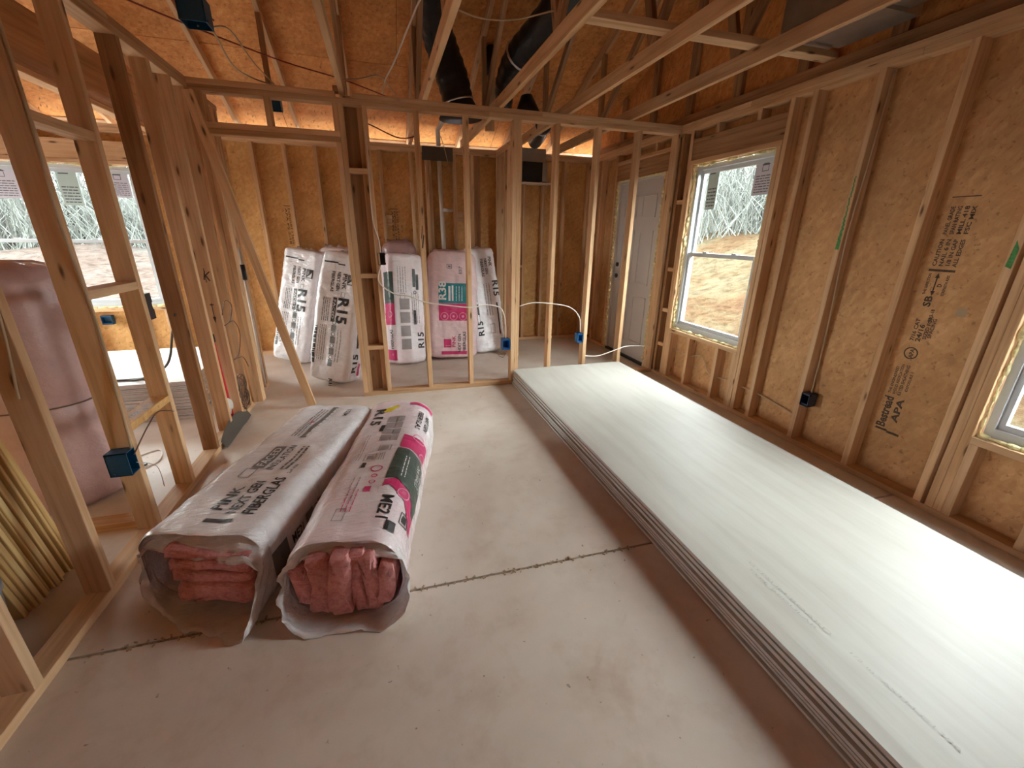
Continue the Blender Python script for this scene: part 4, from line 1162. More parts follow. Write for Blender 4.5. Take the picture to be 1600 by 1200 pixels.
b1 = Bag((-.790, 1.634, .0), (.33, 1.0, 0), (0, 0, 1), 1.36, .52, .335, r=.095, seed=21, e0=.02, e1=.10, sq0=.97, sq1=.84, amp=.006)
t1 = thing('insulation_bag', (-.808, 1.64, 0), 'white open-ended insulation bag lying left of the pinkish one on the slab', 'insulation bag')
b1.body('wrapper', FILM_W, t1, cap0=False)
def fl1(q, x, z):
    lo = max(0, -x)
    return (1 + .02 * q, -.0 * q), (1 - .22 * q * z - .03 * q, 0)
open_end(b1, t1, .035, fl1, 0, 3, long=.22, topcut=.60, leftcut=.75)
for j, (z0, z1) in enumerate(((.075, .165), (.158, .212), (.204, .252), (.244, .296))):
    slab_batt(b1, t1, -.07 - .018 * j, .226, z0, min(z1, .286), -.075 + .012 * j, .55, j * 3.1)
q1 = b1.w / 2 - b1.r + math.pi / 2 * b1.r
def k1(p):      # reads away from the viewer
    p.text('PINK', -.008, .150, .050, 90, .175, .02).text('NEXT GEN', .064, .135, .048, 90, .235, .02).text('FIBERGLAS', .142, .13, .052, 90, .275, .02)
    p.text('2x4 Walls', .135, .445, .018, 90, .09, .008)
    p.text('INSULATION', .026, .475, .034, 90, .25, .012)
    p.rect(-.03, .075, .085, .098)
    p.text('ME21', .122, 1.15, .030, 90, .10, .012)
    p.text('ME21', q1 + .085, .17, .045, 90, .10, .02)
    p.text('PINK', q1 + .10, .98, .075, 90, .22, .03)
def g1_(p):
    p.rect(-.084, .485, -.022, .71).rect(-.014, .82, .022, 1.28)
    p.lines(-.075, .84, -.02, 1.24, 3, .35, 's', 3); p.frame(-.10, .40, -.045, .48, .004)
    for i in range(4): p.rect(q1 + .03, .30 + i * .125, q1 + .115, .375 + i * .125)
    p.rect(q1 + .02, .03, q1 + .15, .14); p.lines(q1 + .02, .80, q1 + .08, .95, 2, .4, 's', 4)
    p.lines(.062, .48, .115, .72, 2, .45, 's', 12)
def i1(p):
    for i in range(4): p.ring(q1 + .072, .40 + i * .125, .034, .007, 16)
printed(b1, t1, [(INK, 'lettering', k1), (INK_G, 'grey_panels', g1_), (INK_DG, 'round_icons', i1), (INK_W, 'reversed_lettering', lambda p: p.text('FACED', -.034, .50, .040, 90, .19, .012).lines(.012, .84, .036, 1.26, 1, .5, 's', 2)),
                 (INK_M, 'red_mark', lambda p: p.rect(-.055, 1.02, -.03, 1.05))])

b2 = Bag((-.244, 1.43, .0), (.20, 1.0, 0), (0, 0, 1), 1.46, .44, .345, r=.125, seed=33, e0=.02, e1=.09, sq0=.97, sq1=.86, amp=.007)
t2 = thing('insulation_bag', (-.244, 1.43, 0), 'pinkish open-ended insulation bag with a magenta and green side, lying on the slab', 'insulation bag')
b2.body('wrapper', FILM_P, t2, cap0=False)
def fl2(q, x, z):
    return (1 + .05 * q + .08 * q * max(0, x), -.0), (1 - .20 * q * z, .0)
open_end(b2, t2, .035, fl2, 0, 8, long=.15, topcut=.72)
for j, (x0, x1) in enumerate(((-.208, -.120), (-.134, -.042), (-.056, .032), (.016, .084), (.072, .138), (.126, .204))):
    slab_batt(b2, t2, max(x0, -.195), min(x1, .192), (.075, .03, .02, .025, .03, .075)[j], (.252, .292, .308, .306, .296, .252)[j], -.03 - .009 * (j % 3), .55, j * 2.3, True)
D = .10
def k2(p):
    p.text('R15', -.128, 1.19 + D, .062, -90, .25, .03)
    p.rect(-.050, .845 + D, -.026, .935 + D)
    p.text('ME21', .100, .20 + D, .052, -90, .165, .02)
    p.rect(.145, -.03 + D, .190, .03 + D)
    p.text('FIBERGLAS', .150, 1.16 + D, .034, -90, .25, .02).text('NEXT GEN', .205, 1.16 + D, .034, -90, .22, .02)
    p.frame(.200, .05 + D, .255, .12 + D, .005).rect(.213, .065 + D, .242, .105 + D)
    p.rect(-.055, .43 + D, -.035, .48 + D)
def g2(p):
    for i in range(4): p.rect(-.025, .72 + D + i * .09, .028, .795 + D + i * .09).rect(.034, .72 + D + i * .09, .075, .795 + D + i * .09)
    p.frame(-.005, .60 + D, .062, .665 + D, .005).rect(.010, .612 + D, .048, .652 + D); p.frame(-.063, .50 + D, .0, .57 + D, .005).rect(-.048, .515 + D, -.015, .555 + D)
    p.lines(.015, .50 + D, .05, .57 + D, 3, .4, 's', 5).lines(-.10, .50 + D, -.075, .80 + D, 2, .3, 's', 6)
    p.frame(-.075, .02 + D, -.03, .10 + D, .004).lines(-.06, .15 + D, -.01, .34 + D, 2, .2, 's', 9)
def m2(p):
    p.rect(.105, .64 + D, .290, .80 + D); p.rect(.005, .225 + D, .034, .265 + D)
    p.ring(.028, .415 + D, .030, .006, 18); p.ring(.03, .35 + D, .016, .005, 12).ring(.03, .30 + D, .016, .005, 12); p.rect(.075, 1.25 + D, .26, 1.30 + D)
    p.lines(-.055, .08 + D, .0, .24 + D, 3, .2, 's', 2)
    p.poly([(.085, .255 + D), (.115, .27 + D), (.20, .20 + D), (.27, .05 + D), (.30, .05 + D), (.30, .14 + D), (.22, .27 + D), (.13, .33 + D), (.090, .315 + D)])
printed(b2, t2, [(INK_M, 'magenta_panel', m2),
                 (INK_DG, 'green_panel', lambda p: p.poly([(.085, .325 + D), (.13, .335 + D), (.22, .275 + D), (.29, .17 + D), (.31, .17 + D), (.31, .60 + D), (.098, .635 + D)])),
                 (INK, 'lettering', k2), (INK_LG, 'small_print', g2), (INK_Y, 'yellow_label', lambda p: p.poly([(-.087, 1.13 + D), (-.070, 1.17 + D), (.0, 1.255 + D), (.012, 1.215 + D), (-.03, 1.14 + D)])),
                 (INK_W, 'reversed_lettering', lambda p: p.text('2x4 WALLS', .235, .56 + D, .032, -90, .19, .012).text('FACED', .275, .52 + D, .026, -90, .15, .012).lines(.15, .36 + D, .185, .56 + D, 2, .3, 's', 3)),
                 (INK_PK, 'pale_pink_outline', lambda p: p.ring(.20, .80 + D, .045, .008, 18).ring(.26, .66 + D, .035, .008, 14).ring(.19, .24 + D, .035, .007, 18))])

# --- pink bag behind the left studs --------------------------------------------
tR = thing('insulation_bag', (-1.84, 2.72, 0), 'tall mauve plastic-wrapped insulation bag standing behind the left studs', 'insulation bag')
v = []; f = []; nt = 40; zs = [0.0, .02, .06, .15, .3, .45, .58, .60, .62, .8, 1.0, 1.14, 1.22, 1.27, 1.295, 1.30]; rr = [.20, .245, .262, .27, .272, .27, .268, .262, .268, .272, .27, .265, .255, .235, .16, .0]
for z, r in zip(zs, rr):
    for k in range(nt):
        a = 2 * math.pi * k / nt; n = 1 + .035 * noise.noise(Vector((math.cos(a) * 2, math.sin(a) * 2, z * 2))) + .02 * noise.noise(Vector((a * 3, z * 9, 3)))
        v.append((-1.85 + r * n * math.cos(a) * 1.1, 2.72 + r * n * math.sin(a), z + (.03 * noise.noise(Vector((math.cos(a) * 3, math.sin(a) * 3, 1))) if z > 1.2 else 0)))
for i in range(len(zs) - 1):
    for k in range(nt): f.append((i * nt + k, i * nt + (k + 1) % nt, (i + 1) * nt + (k + 1) % nt, (i + 1) * nt + k))
mobj('wrapper', v, f, FILM_ROLL, tR, True)
MB().tube([(-1.85 + .268 * 1.1 * math.cos(a), 2.72 + .268 * math.sin(a), .60 + .006 * math.sin(a * 3)) for a in [2 * math.pi * k / 30 for k in range(31)]], .004, 5).build('band', CABLE_D, tR, True)

# ================================================================== YELLOW PLYWOOD EDGES LEANING BEHIND THE NEAR STUDS
rg = random.Random(12)
yb = 1.75
for i in range(17):
    th = rg.choice((.009, .012, .018, .024)); dx = rg.uniform(-.012, .012)
    o = board('plywood_sheet', (-1.46 - .60 + dx, yb, .004), (-1.40 - .60 + dx + .03, yb - .30, 1.16), 1.18, th, (1, 0, 0), YEL)
    tag(o, 'yellow pine sheet, %s from the near end of the leaning row behind the left studs' % (['first'] + ORD[1:])[i], 'plywood', 'yellow sheets leaning behind the left studs')
    yb += th + rg.uniform(.001, .005)
    if yb > 2.06: break
bk = thing('bucket', (-1.50, 1.53, 0), 'grey plastic bucket behind the nearest left stud', 'bucket')
v = []; f = []; nt = 24
for z, r in ((0, .115), (.01, .118), (.26, .138), (.265, .146), (.285, .146), (.285, .134), (.02, .112)):
    for k in range(nt): a = 2 * math.pi * k / nt; v.append((-1.50 + r * math.cos(a), 1.53 + r * math.sin(a), z))
for i in range(6):
    for k in range(nt): f.append((i * nt + k, i * nt + (k + 1) % nt, (i + 1) * nt + (k + 1) % nt, (i + 1) * nt + k))
f.append(tuple(6 * nt + k for k in range(nt)))
mobj('shell', v, f, BUCK, bk, True)

# ================================================================== DIAGONAL BRACE AND LOOSE PIECES
t = thing('diagonal_brace', (-.70, 3.80, 0), 'long diagonal wooden brace from the corner plate down to the slab', 'brace')
board('plank', (-.705, 3.785, .012), (-1.185, 3.86, 2.36), .064, .036, (1, .0, 0), PINE, t)
t = thing('grey_strip', (-1.18, 3.5, 0), 'grey strip of sill sealer draped over the left bottom plate', 'strip')
v = []; 
for i in range(9):
    y = 3.10 + i * .075; n = .010 * noise.noise(Vector((y * 6, 0, 0)))
    v += [(-1.205, y, .0395 + .10 * math.sin(i / 8 * 3.14) ** .7 * .8), (-1.190 + n, y, .055), (-1.165 + n, y, .006)]
f = []
for i in range(8): a = i * 3; f += [(a, a + 1, a + 4, a + 3), (a + 1, a + 2, a + 5, a + 4)]
mobj('sheet', v, f, GREY, t, True)

# plumbing in the left wall bay
t = thing('water_pipes', (-1.25, 3.50, .04), 'red water pipe and black elbow rising between the left studs', 'plumbing')
MB().tube(spline([(-1.235, 3.47, .72), (-1.235, 3.475, .60), (-1.236, 3.50, .3), (-1.238, 3.52, .04)], 5), .011, 8).build('red_pipe', RED, t, True)
MB().tube(spline([(-1.262, 3.48, .66), (-1.262, 3.49, .3), (-1.26, 3.50, .04)], 5), .011, 8).build('red_pipe', RED, t, True)
MB().tube([(-1.285, 3.42, .735), (-1.255, 3.44, .745), (-1.235, 3.47, .74), (-1.235, 3.47, .69)], .016, 8).build('black_elbow', BLACK, t, True)
MB().tube([(-1.30, 3.45, .04), (-1.30, 3.44, .62)], .018, 8).build('white_pipe', PVC, t, True)
t = thing('plumbing_fitting', (-1.33, 3.47, .06), 'round white plumbing fitting low between the left studs', 'plumbing')
MB().tube([(-1.245, 3.445, .17), (-1.275, 3.455, .175)], .085, 14).build('plate', PVC, t, True)
MB().tube([(-1.235, 3.43, .215), (-1.25, 3.43, .215)], .016, 10).build('port', BLACK, t, True)
coil = []
for i in range(150):
    a = i * .32; r = .085 + .03 * math.sin(i * .37); coil.append((-1.20 + .012 * math.sin(i * .9), 3.74 + r * math.cos(a) * .9, .20 + r * 1.35 * math.sin(a)))
cable('coiled_cable', coil, .0035, CABLE_D, 'dark cable coiled against the left studs above the plate', n=2)
cable('looped_cable', [(-1.19, 3.62, .86), (-1.185, 3.72, .95), (-1.18, 3.82, .90), (-1.185, 3.74, .80), (-1.19, 3.62, .78), (-1.18, 3.80, .78), (-1.18, 3.88, .66), (-1.185, 3.78, .52), (-1.19, 3.66, .50), (-1.18, 3.84, .47), (-1.18, 3.95, .32)], .0035, CABLE_D, 'dark cable hanging in two open loops above the coiled one')
t = thing('white_pipe', (-1.235, 4.31, .04), 'slender white pipe with a black sleeve near the end of the left wall', 'pipe')
MB().tube([(-1.190, 4.325, .04), (-1.190, 4.325, 1.32)], .010, 8).build('pipe', PVC, t, True)
MB().tube([(-1.190, 4.325, 1.05), (-1.190, 4.325, 1.18)], .022, 8).build('sleeve', BLACK, t, True)
cable('floor_cord', [(-2.1, 3.0, .004), (-1.95, 3.15, .004), (-1.8, 3.05, .004), (-1.62, 3.2, .004), (-1.55, 3.0, .004), (-1.7, 2.85, .004)], .005, CABLE_W, 'white cord lying in curls on the left room floor')
MB().box((-1.75, 2.98, 0), (-1.60, 3.0, .01)).build('metal_scrap', BLACK)
tag(bpy.data.objects['metal_scrap'], 'small dark scrap on the left room floor', 'scrap')
MB().box((-2.12, 3.87, ZS2 + .0), (-1.86, 3.89, ZS2 + .014)).build('drywall_knife', GREY); tag(bpy.data.objects['drywall_knife'], 'dark knife lying on the white stack in the left room', 'tool')
cable('cable_on_stack', [(-1.245, 3.03, .97), (-1.40, 3.30, .80), (-1.62, 3.60, .50), (-1.95, 3.85, ZS2 + .012), (-2.25, 3.88, ZS2 + .01), (-2.32, 3.80, ZS2 + .01)], .008, GREY, 'grey flexible hose drooping from a stud onto the white stack')

# ================================================================== ELECTRICAL BOXES
def ebox(loc, size, mat, label, back=None, ears=True, group=None, open_dir='x-'):
    """open-fronted nail-on box; open_dir the face left open"""
    x, y, z = loc; a, b, c = size
    t = thing('electrical_box', (x, y, z - c / 2), label, 'electrical box', group)
    w = .004; m = MB(); x0, x1, y0, y1, z0, z1 = x - a / 2, x + a / 2, y - b / 2, y + b / 2, z - c / 2, z + c / 2
    walls = {'x-': ((x0, y0, z0), (x0 + w, y1, z1)), 'x+': ((x1 - w, y0, z0), (x1, y1, z1)), 'y-': ((x0, y0, z0), (x1, y0 + w, z1)),
             'y+': ((x0, y1 - w, z0), (x1, y1, z1)), 'z-': ((x0, y0, z0), (x1, y1, z0 + w)), 'z+': ((x0, y0, z1 - w), (x1, y1, z1))}
    for k_, (p, q) in walls.items():
        if k_ != open_dir: m.box(p, q)
    m.build('shell', mat, t)
    mm = MB()
    for zz in (z0 + .012, z1 - .012):
        mm.tube([(x0 + a * .2, y0 - .004, zz), (x0 + a * .2, y1 + .004, zz)] if 'x' in open_dir else [(x0 - .004, y0 + b * .2, zz), (x1 + .004, y0 + b * .2, zz)], .006, 6)
    mm.build('nail_lug', mat, t)
    return t
ebox((XR + .03, 2.088, .36), (.078, .062, .095), BLUE_N, 'navy outlet box on the stud right of the tall window')
ebox((XL1 - .040, 2.150, .435), (.085, .068, .115), BLUE, 'dark blue switch box low on the third left stud', open_dir='x+')
ebox((1.115, YP + .045, .42), (.075, .085, .11), BLUE_B, 'bright blue box with curling wires beside the doubled partition studs', open_dir='y-')
ebox((1.925, YP + .045, .44), (.058, .085, .095), BLUE_B, 'bright blue box on the partition stud right of the doubled studs', open_dir='y-')
ebox((-3.02, YB + .02, .50), (.10, .06, .10), BLUE, 'blue outlet box under the wide left window', open_dir='y-')
ebox((-.780, 2.87, 2.46), (.115, .11, .11), BLUE, 'blue ceiling box hanging above the left stud wall corner', open_dir='z-')
ebox((-.780, 4.62, 2.49), (.10, .10, .09), BLUE, 'blue ceiling box seen through the gap over the doorway header', open_dir='z-')
ebox((-.010, YP + .03, 1.245), (.060, .075, .10), BLACK, 'black box on the stud right of the doorway post', open_dir='y-')
ebox((1.455, 4.90, .60), (.06, .06, .10), BLUE_N, 'small navy box low on the stub wall', open_dir='y-')
t = thing('black_fitting', (XL1 + .0, 2.72, 1.0), 'black stepped fitting on the left stud below the window sill', 'fitting')
for i, (a, b2) in enumerate(((.0, .05), (.05, .035), (.085, .05))): bar('segment', (XL1 - .03, 2.650, 1.005 + a), (XL1 - .002, 2.680 + b2 * .6, 1.005 + a + b2), 'z', BLACK, t)
for (y, z0) in ((2.87, 2.5155), (4.62, 2.535)):
    t = thing('box_hanger', (-.80, y, z0), 'short upright block carrying the %s blue ceiling box' % ('nearer' if y < 4 else 'farther'), 'lumber')
    board('hanger', (-.805, y, z0), (-.805, y, zroof(y) - .10), .064, .036, (0, 1, 0), PINE_D, t)

# ================================================================== CABLES
yc = YP - .008
cable('white_cable', [(-.02, yc, 1.19), (-.05, yc, 1.06), (.06, yc, .955), (.20, yc, .925), (.345, yc, .865), (.55, yc, .83), (.757, yc, .805), (.93, yc + .02, .82), (1.06, yc + .03, .78), (1.105, yc + .03, .66), (1.115, yc + .03, .48)], .0055, CABLE_W, 'white cable sagging across the partition studs left of the doubled studs')
cable('white_cable', [(1.24, yc, .80), (1.38, yc, .83), (1.575, yc, .815), (1.78, yc, .77), (1.90, yc + .02, .66), (1.925, yc + .03, .50)], .0055, CABLE_W, 'white cable arching across the partition studs right of the doubled studs')
cable('white_cable', [(1.98, yc + .02, .245), (2.15, yc + .01, .235), (2.38, yc, .30), (2.52, yc + .03, .315), (2.80, yc + .03, .30)], .0055, CABLE_W, 'white cable running low behind the end of the drywall stack')
cable('white_cable', [(-.055, YP + .03, 2.37), (-.045, YP - .006, 2.1), (-.055, YP - .006, 1.6), (-.02, YP - .006, 1.40), (-.015, YP + .0, 1.30)], .005, CABLE_W, 'white cable running down the stud right of the doorway post')
cable('curled_wires', [(1.09, yc, .40), (1.05, yc - .03, .36), (1.02, yc - .01, .33), (1.06, yc - .05, .31), (1.10, yc - .03, .34), (1.07, yc - .06, .38)], .003, CABLE_D, 'dark wire ends curling out of the bright blue box by the doubled studs')
cable('stud_cable', [(XL1 + .006, 2.19, 2.30), (XL1 + .008, 2.195, 1.9), (XL1 + .007, 2.17, 1.5), (XL1 + .01, 2.19, 1.1), (XL1 + .01, 2.17, .72), (XL1 + .008, 2.155, .50)], .006, CABLE, 'cream cable running down the third left stud to the blue switch box')
cable('stud_cable', [(XL1 + .004, 1.79, 2.2), (XL1 - .02, 1.76, 1.9), (XL1 + .0, 1.765, 1.3), (XL1 - .04, 1.762, .9)], .0045, CABLE, 'cream cable on the second left stud')
cable('box_wire', [(XL1 + .005, 2.165, .46), (XL1 + .02, 2.30, .54), (XL1 + .01, 2.45, .56), (XL1 + .008, 2.60, .50)], .003, CABLE_D, 'dark wire curving from the blue switch box to the next stud')
cable('box_wire', [(XL1 + .005, 2.165, .42), (XL1 + .05, 2.22, .36), (XL1 + .03, 2.27, .22)], .002, CABLE_W, 'thin pale wire hanging from the blue switch box')
cable('stud_cable', [(XR + .045, 2.108, 2.36), (XR + .035, 2.110, 1.9), (XR + .02, 2.111, 1.45), (XR + .05, 2.106, .95), (XR + .065, 2.106, .62), (XR + .045, 2.09, .41)], .0055, CABLE, 'cream cable running down the stud to the navy outlet box')
cable('wall_cable', [(XR + .05, 3.66, .33), (XR + .05, 3.40, .33), (XR + .07, 3.25, .36), (XR + .06, 3.12, .24), (XR + .05, 3.0, .23), (XR + .05, 2.78, .26), (XR + .05, 2.70, .24), (XR + .05, 2.55, .24), (XR + .07, 2.35, .21), (XR + .05, 2.16, .19)], .0055, CABLE, 'cream cable threaded low through the studs under the tall window')
cable('attic_cable', [(-.20, 4.10, 2.58), (-.05, 4.3, 2.66), (.10, 4.6, 2.78), (.22, 5.0, 2.80), (.36, 5.3, 2.72)], .005, CABLE, 'cream cable crossing from the leftmost truss to the second')
cable('attic_cable', [(.115, 4.05, 2.50), (.13, 3.95, 2.56), (.20, 3.70, 2.62), (.27, 3.35, 2.68), (.34, 3.05, 2.74), (.40, 2.92, 2.76)], .0055, CABLE_W, 'white cable rising in a curve from the plate to the second truss')
cable('attic_cable', [(.44, 2.75, 2.60), (.62, 2.80, 2.585), (.82, 2.8, 2.60), (1.04, 2.72, 2.64)], .0045, CABLE, 'cream cable looping between the second and third trusses')
cable('attic_cable', [(-.79, 2.92, 2.42), (-.80, 3.2, 2.50), (-.82, 3.6, 2.46), (-.78, 3.95, 2.49), (-.60, 4.05, 2.47)], .0055, CABLE, 'cream cable running from the near blue ceiling box to the partition plate')
cable('attic_cable', [(-.76, 2.94, 2.42), (-.74, 3.3, 2.55), (-.72, 3.7, 2.52), (-.66, 4.0, 2.48)], .0045, CABLE, 'second cream cable beside the one from the near blue ceiling box')
cable('red_attic_cable', [(-1.35, 3.1, 2.62), (-1.0, 3.45, 2.60), (-.6, 4.1, 2.66), (-.2, 4.6, 2.72), (.2, 5.0, 2.72)], .005, CABLE_R, 'long red-brown cable crossing above the doorway')
cable('red_attic_cable', [(-1.30, 2.85, 2.60), (-1.05, 3.1, 2.62), (-.82, 3.35, 2.60)], .006, CABLE_R, 'short red-brown cable near the left blue ceiling box')
cable('red_attic_cable', [(-.10, 4.50, 2.40), (.02, 4.6, 2.38), (.25, 4.65, 2.31), (.42, 4.7, 2.36), (.425, 4.7, 2.46)], .006, CABLE_R, 'red-brown cable drooping in the lit gap left of the second stud')
cable('eave_wire', [(.74, 5.60, 2.60), (.80, 5.62, 2.46), (.85, 5.68, 2.30), (.88, 5.70, 2.16)], .004, CABLE, 'short cream wire hanging over the back wall plate near the white vent pipe')
cable('eave_wire', [(2.02, 5.5, 2.75), (2.12, 5.55, 2.66), (2.16, 5.6, 2.52)], .004, CABLE_D, 'thin wire curving over the plate above the black hood')

# ================================================================== VENT PIPE, HOOD, DUCTS
t = thing('vent_pipe', (.76, 5.70, 0), 'white vent pipe rising up the back wall to the grey block', 'pipe')
MB().tube([(.795, 5.715, .04), (.755, 5.715, 2.29)], .027, 12).build('pipe', PVC, t, True)
MB().tube([(.775, 5.69, 1.74), (.90, 5.70, 1.74)], .020, 10).build('branch', PVC, t, True)
MB().tube([(.755, 5.715, 2.455), (.755, 5.715, 2.62), (.80, 5.45, 2.70), (1.0, 5.2, 2.76)], [.027, .027, .03, .03], 10).build('upper_pipe', PVC, t, True)
t = thing('wall_hood', (1.95, 5.68, 2.10), 'black vent box in a grey metal frame high on the back wall', 'vent')
bar('frame', (1.80, 5.70, 2.34), (2.13, 5.80, 2.50), 'x', METAL, t); bar('frame', (2.08, 5.70, 2.12), (2.16, 5.80, 2.34), 'z', METAL, t)
bar('box', (1.81, 5.66, 2.12), (2.075, 5.80, 2.34), 'x', BLACK, t); bar('ledge', (1.79, 5.62, 2.085), (2.20, 5.80, 2.10), 'x', CABLE_W, t)
t = thing('short_duct', (1.93, 5.4, 2.45), 'short black duct dropping behind the partition to the wall vent', 'duct')
MB().tube(spline([(1.72, 4.70, 2.545), (1.80, 5.0, 2.55), (1.90, 5.4, 2.56), (1.94, 5.60, 2.56)], 6), [.085] * 19, 14).build('jacket', BLKFLEX, t, True)
MB().tube([(1.75, 4.80, 2.547), (1.755, 4.82, 2.547)], .092, 14).build('strap', STEEL, t, True)
def duct(name, pts, rs, label, straps=(), n=14):
    t = thing(name, pts[0], label, 'duct')
    P = spline(pts, 10); m = len(P); R = []
    for i in range(m):
        q = i / (m - 1) * (len(rs) - 1); k = min(int(q), len(rs) - 2); r = rs[k] + (rs[k + 1] - rs[k]) * (q - k)
        R.append(r * (1 + .035 * math.sin(i * 1.9)))
    MB().tube(P, R, n).build('jacket', BLKFLEX, t, True)
    for q in straps:
        i = int(q * (m - 1)); a, b2 = P[i], P[min(i + 1, m - 1)]
        MB().tube([a, a + (b2 - a).normalized() * .012], R[i] * 1.08, n).build('strap', STEEL, t, True)
    return t
t = duct('flexible_duct', [(.79, 4.42, 2.56), (.735, 4.42, 2.76), (.64, 4.40, 3.00), (.55, 4.2, 3.16), (.50, 3.7, 3.34), (.54, 3.0, 3.52)], [.135, .145, .14, .12, .12, .12], 'left black flexible duct hanging down to the partition plate', (.045,))
MB().tube([(.80, 4.42, 2.456), (.795, 4.42, 2.59)], [.20, .135], 16).build('boot', BLACK, t, True)
t = duct('flexible_duct', [(1.27, 4.62, 2.62), (1.25, 4.5, 2.78), (1.29, 4.25, 2.92), (1.40, 3.95, 3.03), (1.56, 3.5, 3.20), (1.78, 2.9, 3.42)], [.075, .10, .125, .135, .14, .14], 'right black flexible duct sweeping up to the right', (.42,))
t = thing('duct_boot', (1.36, 4.45, 2.45), 'small black duct boot on the plate between the third and fourth trusses', 'duct')
MB().tube([(1.355, 4.13, 2.457), (1.345, 4.14, 2.62)], [.125, .05], 12).build('boot', BLACK, t, True)
t = thing('capped_vent', (1.14, 4.80, 2.455), 'upright post with a black pipe cap between the two flexible ducts', 'pipe')
bar('post', (1.12, 4.76, 2.456), (1.21, 4.80, 2.96), 'z', PINE, t)
MB().tube([(1.16, 4.75, 2.93), (1.16, 4.75, 3.03), (1.165, 4.74, 3.10)], [.045, .055, .065], 12).tube([(1.165, 4.70, 3.10), (1.165, 4.80, 3.10)], .065, 12).build('cap', BLACK, t, True)
t = thing('metal_duct', (2.52, 2.0, 2.56), 'galvanised metal duct lying over the trusses above the right wall', 'duct')
bar('trunk', (2.335, 1.99, 2.56), (2.80, 2.42, 2.86), 'y', METAL, t); bar('flange', (2.325, 2.40, 2.546), (2.72, 2.425, 2.575), 'x', METAL, t)
bar('lip', (2.315, 1.60, 2.546), (2.36, 2.41, 2.556), 'y', METAL, t)
mobj('elbow', [(2.34, 1.6, 2.60), (2.72, 1.6, 2.60), (2.72, 1.99, 2.58), (2.34, 1.99, 2.58), (2.34, 1.6, 2.95), (2.72, 1.6, 2.95), (2.72, 1.99, 2.86), (2.34, 1.99, 2.86)],
     [(0, 3, 2, 1), (4, 5, 6, 7), (0, 1, 5, 4), (1, 2, 6, 5), (2, 3, 7, 6), (3, 0, 4, 7)], METAL, t)

# ================================================================== STAMPS, PAINT AND PENCIL MARKS
def mark(name, mat, fill, fn, label, cat='marking', group=None, dice=0):
    p = Print(); fill(p); o = p.build(name, mat, fn, None, dice); tag(o, label, cat, group); return o
XS = XRO - .0012
# right wall stamp: letters read upward; t grows towards the viewer's right (smaller y), s up
fr = lambda t, s: (XS, 1.60 - t, s)
def st_r(p):
    p.rect(-.065, .325, -.0, .338).rect(-.0, .318, .068, .332)
    p.text('Bestread', -.02, .345, .050, 90, .20, 0.032)
    p.text('APA', .035, .40, .034, 90, .15, 0.040)
    p.text('THE ENGINEERED', -.045, .565, .014, 90, .17, 0.026).text('WOOD ASSOCIATION', -.02, .565, .016, 90, .19, 0.026).text('RATED SHEATHING', .008, .565, .018, 90, .19, 0.028).text('EXPOSURE 1', .035, .60, .014, 90, .12, 0.026)
    p.ring(-.012, .828, .036, .007, 22).text('APA', .002, .800, .022, 90, .055, 0.030)
    p.text('24/16', .010, .90, .024, 90, .10, 0.030).text('7/16 CAT', -.02, .90, .020, 90, .13, 0.028)
    p.text('SIZED FOR', .035, .92, .018, 90, .13, 0.028).text('SPACING', .056, .93, .018, 90, .11, 0.028).text('PS 2-18', .03, 1.02, .016, 90, .07, 0.026)
    p.text('SB', .00, 1.10, .035, 90, .06, 0.035)
    p.text('THIS DIRECTION', -.040, 1.165, .013, 90, .115, 0.025).text('STRENGTH AXIS', .045, 1.165, .013, 90, .11, 0.025)
    p.rect(-.012, 1.18, -.006, 1.265).poly([(-.009, 1.285), (-.020, 1.258), (.002, 1.258)]).poly([(-.009, 1.160), (-.020, 1.187), (.002, 1.187)])
    p.text('D', .022, 1.21, .020, 90, .018, 0.026)
    p.rect(-.060, 1.292, .060, 1.304)
    for i in range(4): p.text(('CAUTION', 'NAIL 6 IN', '1/8 IN GAP', 'ALL EDGES')[i], -.034 + i * .030, 1.32, .019, 90, .14, 0.028)
    for i in range(4): p.text(('PANEL GRADE', 'SPAN RATING', 'MILL 418', 'FSC MIX')[i], -.034 + i * .030, 1.485, .019, 90, .14, 0.028)
    p.rect(-.062, 1.668, .058, 1.673)
mark('osb_stamp', STAMP, st_r, fr, 'long dark APA grade stamp on the right wall sheathing')
for (x0, lb) in ((-1.02, 'dark grade stamp on the back wall above the left white bags'), (.18, 'dark grade stamp on the back wall above the middle bags')):
    def st_b(p):
        p.rect(-.04, .42, .05, .427)
        for i in range(3): p.text(('RATED SHEATHING', 'EXPOSURE 1 24/16', 'APA PS 2-18')[i], .03 - i * .03, .40, .022, -90, .40, .012)
    mark('osb_stamp', STAMP, st_b, (lambda X: (lambda t, s: (X + t, YBO - .0012, 1.32 + s)))(x0), lb)
fg = lambda t, s: (XR - .0012, 2.141 - t, s)
def gfill(p):
    rg = random.Random(3); z = 1.39
    while z < 1.82:
        w = .004 + .010 * max(0, (1.62 - z) / .25) ; w = min(w, .016); x = rg.uniform(-.004, .004) * (1 if z > 1.5 else .5)
        p.poly([(x - w, z), (x + w, z), (x + w * .8, z + .012), (x - w * .9, z + .012)]); z += .012
mark('green_mark', GREEN, gfill, fg, 'green spray paint streak down the stud right of the tall window')
fd = lambda t, s: (XR - .0012, 1.302 - t, s)
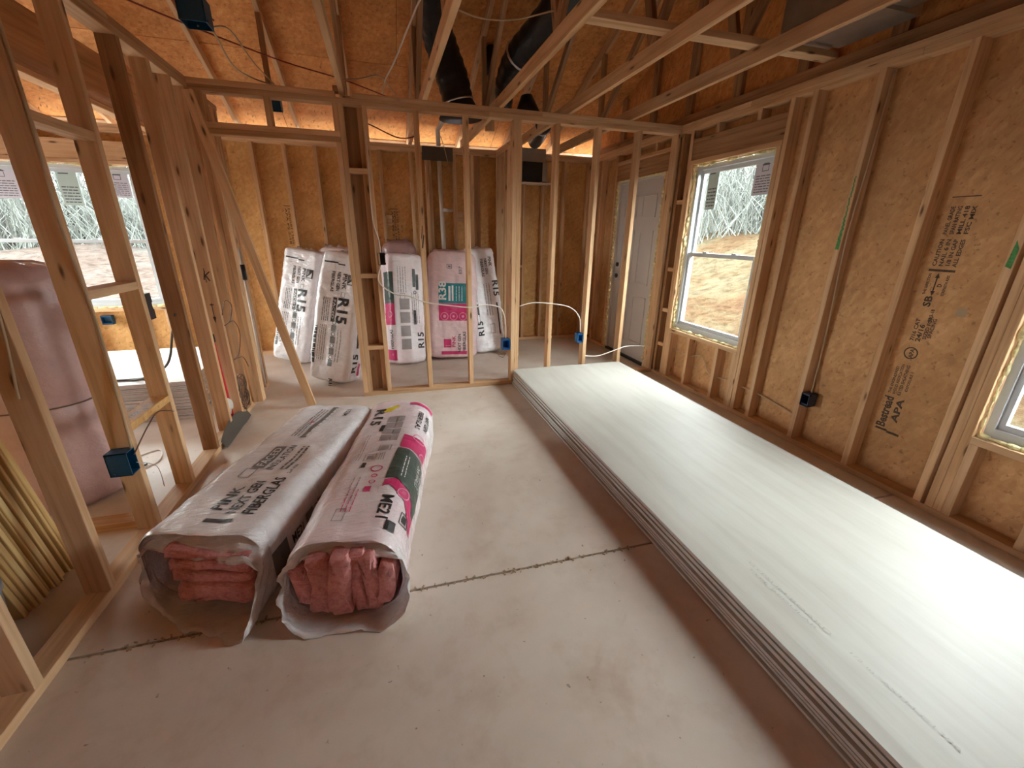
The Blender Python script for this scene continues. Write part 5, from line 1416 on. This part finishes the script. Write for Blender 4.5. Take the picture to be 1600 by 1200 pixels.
mark('green_mark', GREEN, lambda p: p.poly([(-.012, 1.34), (.012, 1.33), (.014, 1.42), (-.004, 1.46)]), fd, 'small green paint smudge on the stud left of the cut-off window')
mark('paper_tag', DUST, lambda p: p.rect(-.02, 1.07, .025, 1.115), lambda t, s: (XS, 1.455 - t, s), 'small square paper tag on the sheathing left of the cut-off window')
fk = lambda Y: (lambda t, s: (-1.25 + t, Y - .0012, s))
mark('pencil_mark', PEN, lambda p: p.text('K', -.02, 1.12, .07, -12, .05, .0).rect(-.002, 1.10, .003, 1.20), lambda t, s: (XL1 - .045 + t, 3.62 - .0012, s), 'black hand-drawn K mark on a left stud')
mark('pencil_mark', PEN, lambda p: p.rect(-.002, .82, .003, .95).rect(-.012, .935, .014, .942).poly([(-.01, .85), (.0005, .80), (.012, .85)]), lambda t, s: (XL1 - .045 + t, 3.62 - .0012, s), 'black hand-drawn arrow mark below the K mark')
mark('pencil_mark', PEN, lambda p: p.poly([(-.012, 1.34), (-.004, 1.33), (.012, 1.44), (.004, 1.45)]).poly([(-.014, 1.42), (-.009, 1.41), (.004, 1.52), (-.002, 1.52)]), lambda t, s: (.351 + t, YP - .0012, s), 'dark double slash mark on the second partition stud')
mark('stud_print', PEN, lambda p: p.text('SPF STUD', .015, 1.55, .030, 90, .20, .008).text('HT KD', .015, 1.25, .030, 90, .14, .008), lambda t, s: (-2.05 + .02 + t, YB - .0012, s), 'faint lettering on a back wall stud beside the wide left window')
mark('stud_print', INK_G, lambda p: p.text('OSB 7/16', .0, .0, .030, 0, .18, .006), lambda t, s: (-1.275 + .02 + s, 2.30 + t, .5942), 'faint lettering on the low block between the left studs')

# nails sticking through the deck over the eave
rg = random.Random(6); b = MB()
for i in range(520):
    x = rg.uniform(-4.0, 2.8); y = rg.choice((5.66, 5.80, 5.93, 6.05)) + rg.uniform(-.03, .03); z = zroof(y)
    b.tube([(x, y, z + .001), (x + rg.uniform(-.004, .004), y, z - .020)], .0022, 3)
o = b.build('roofing_nails', STEEL); tag(o, 'roofing nail points poking through the deck over the eave', 'nails', None, 'stuff')
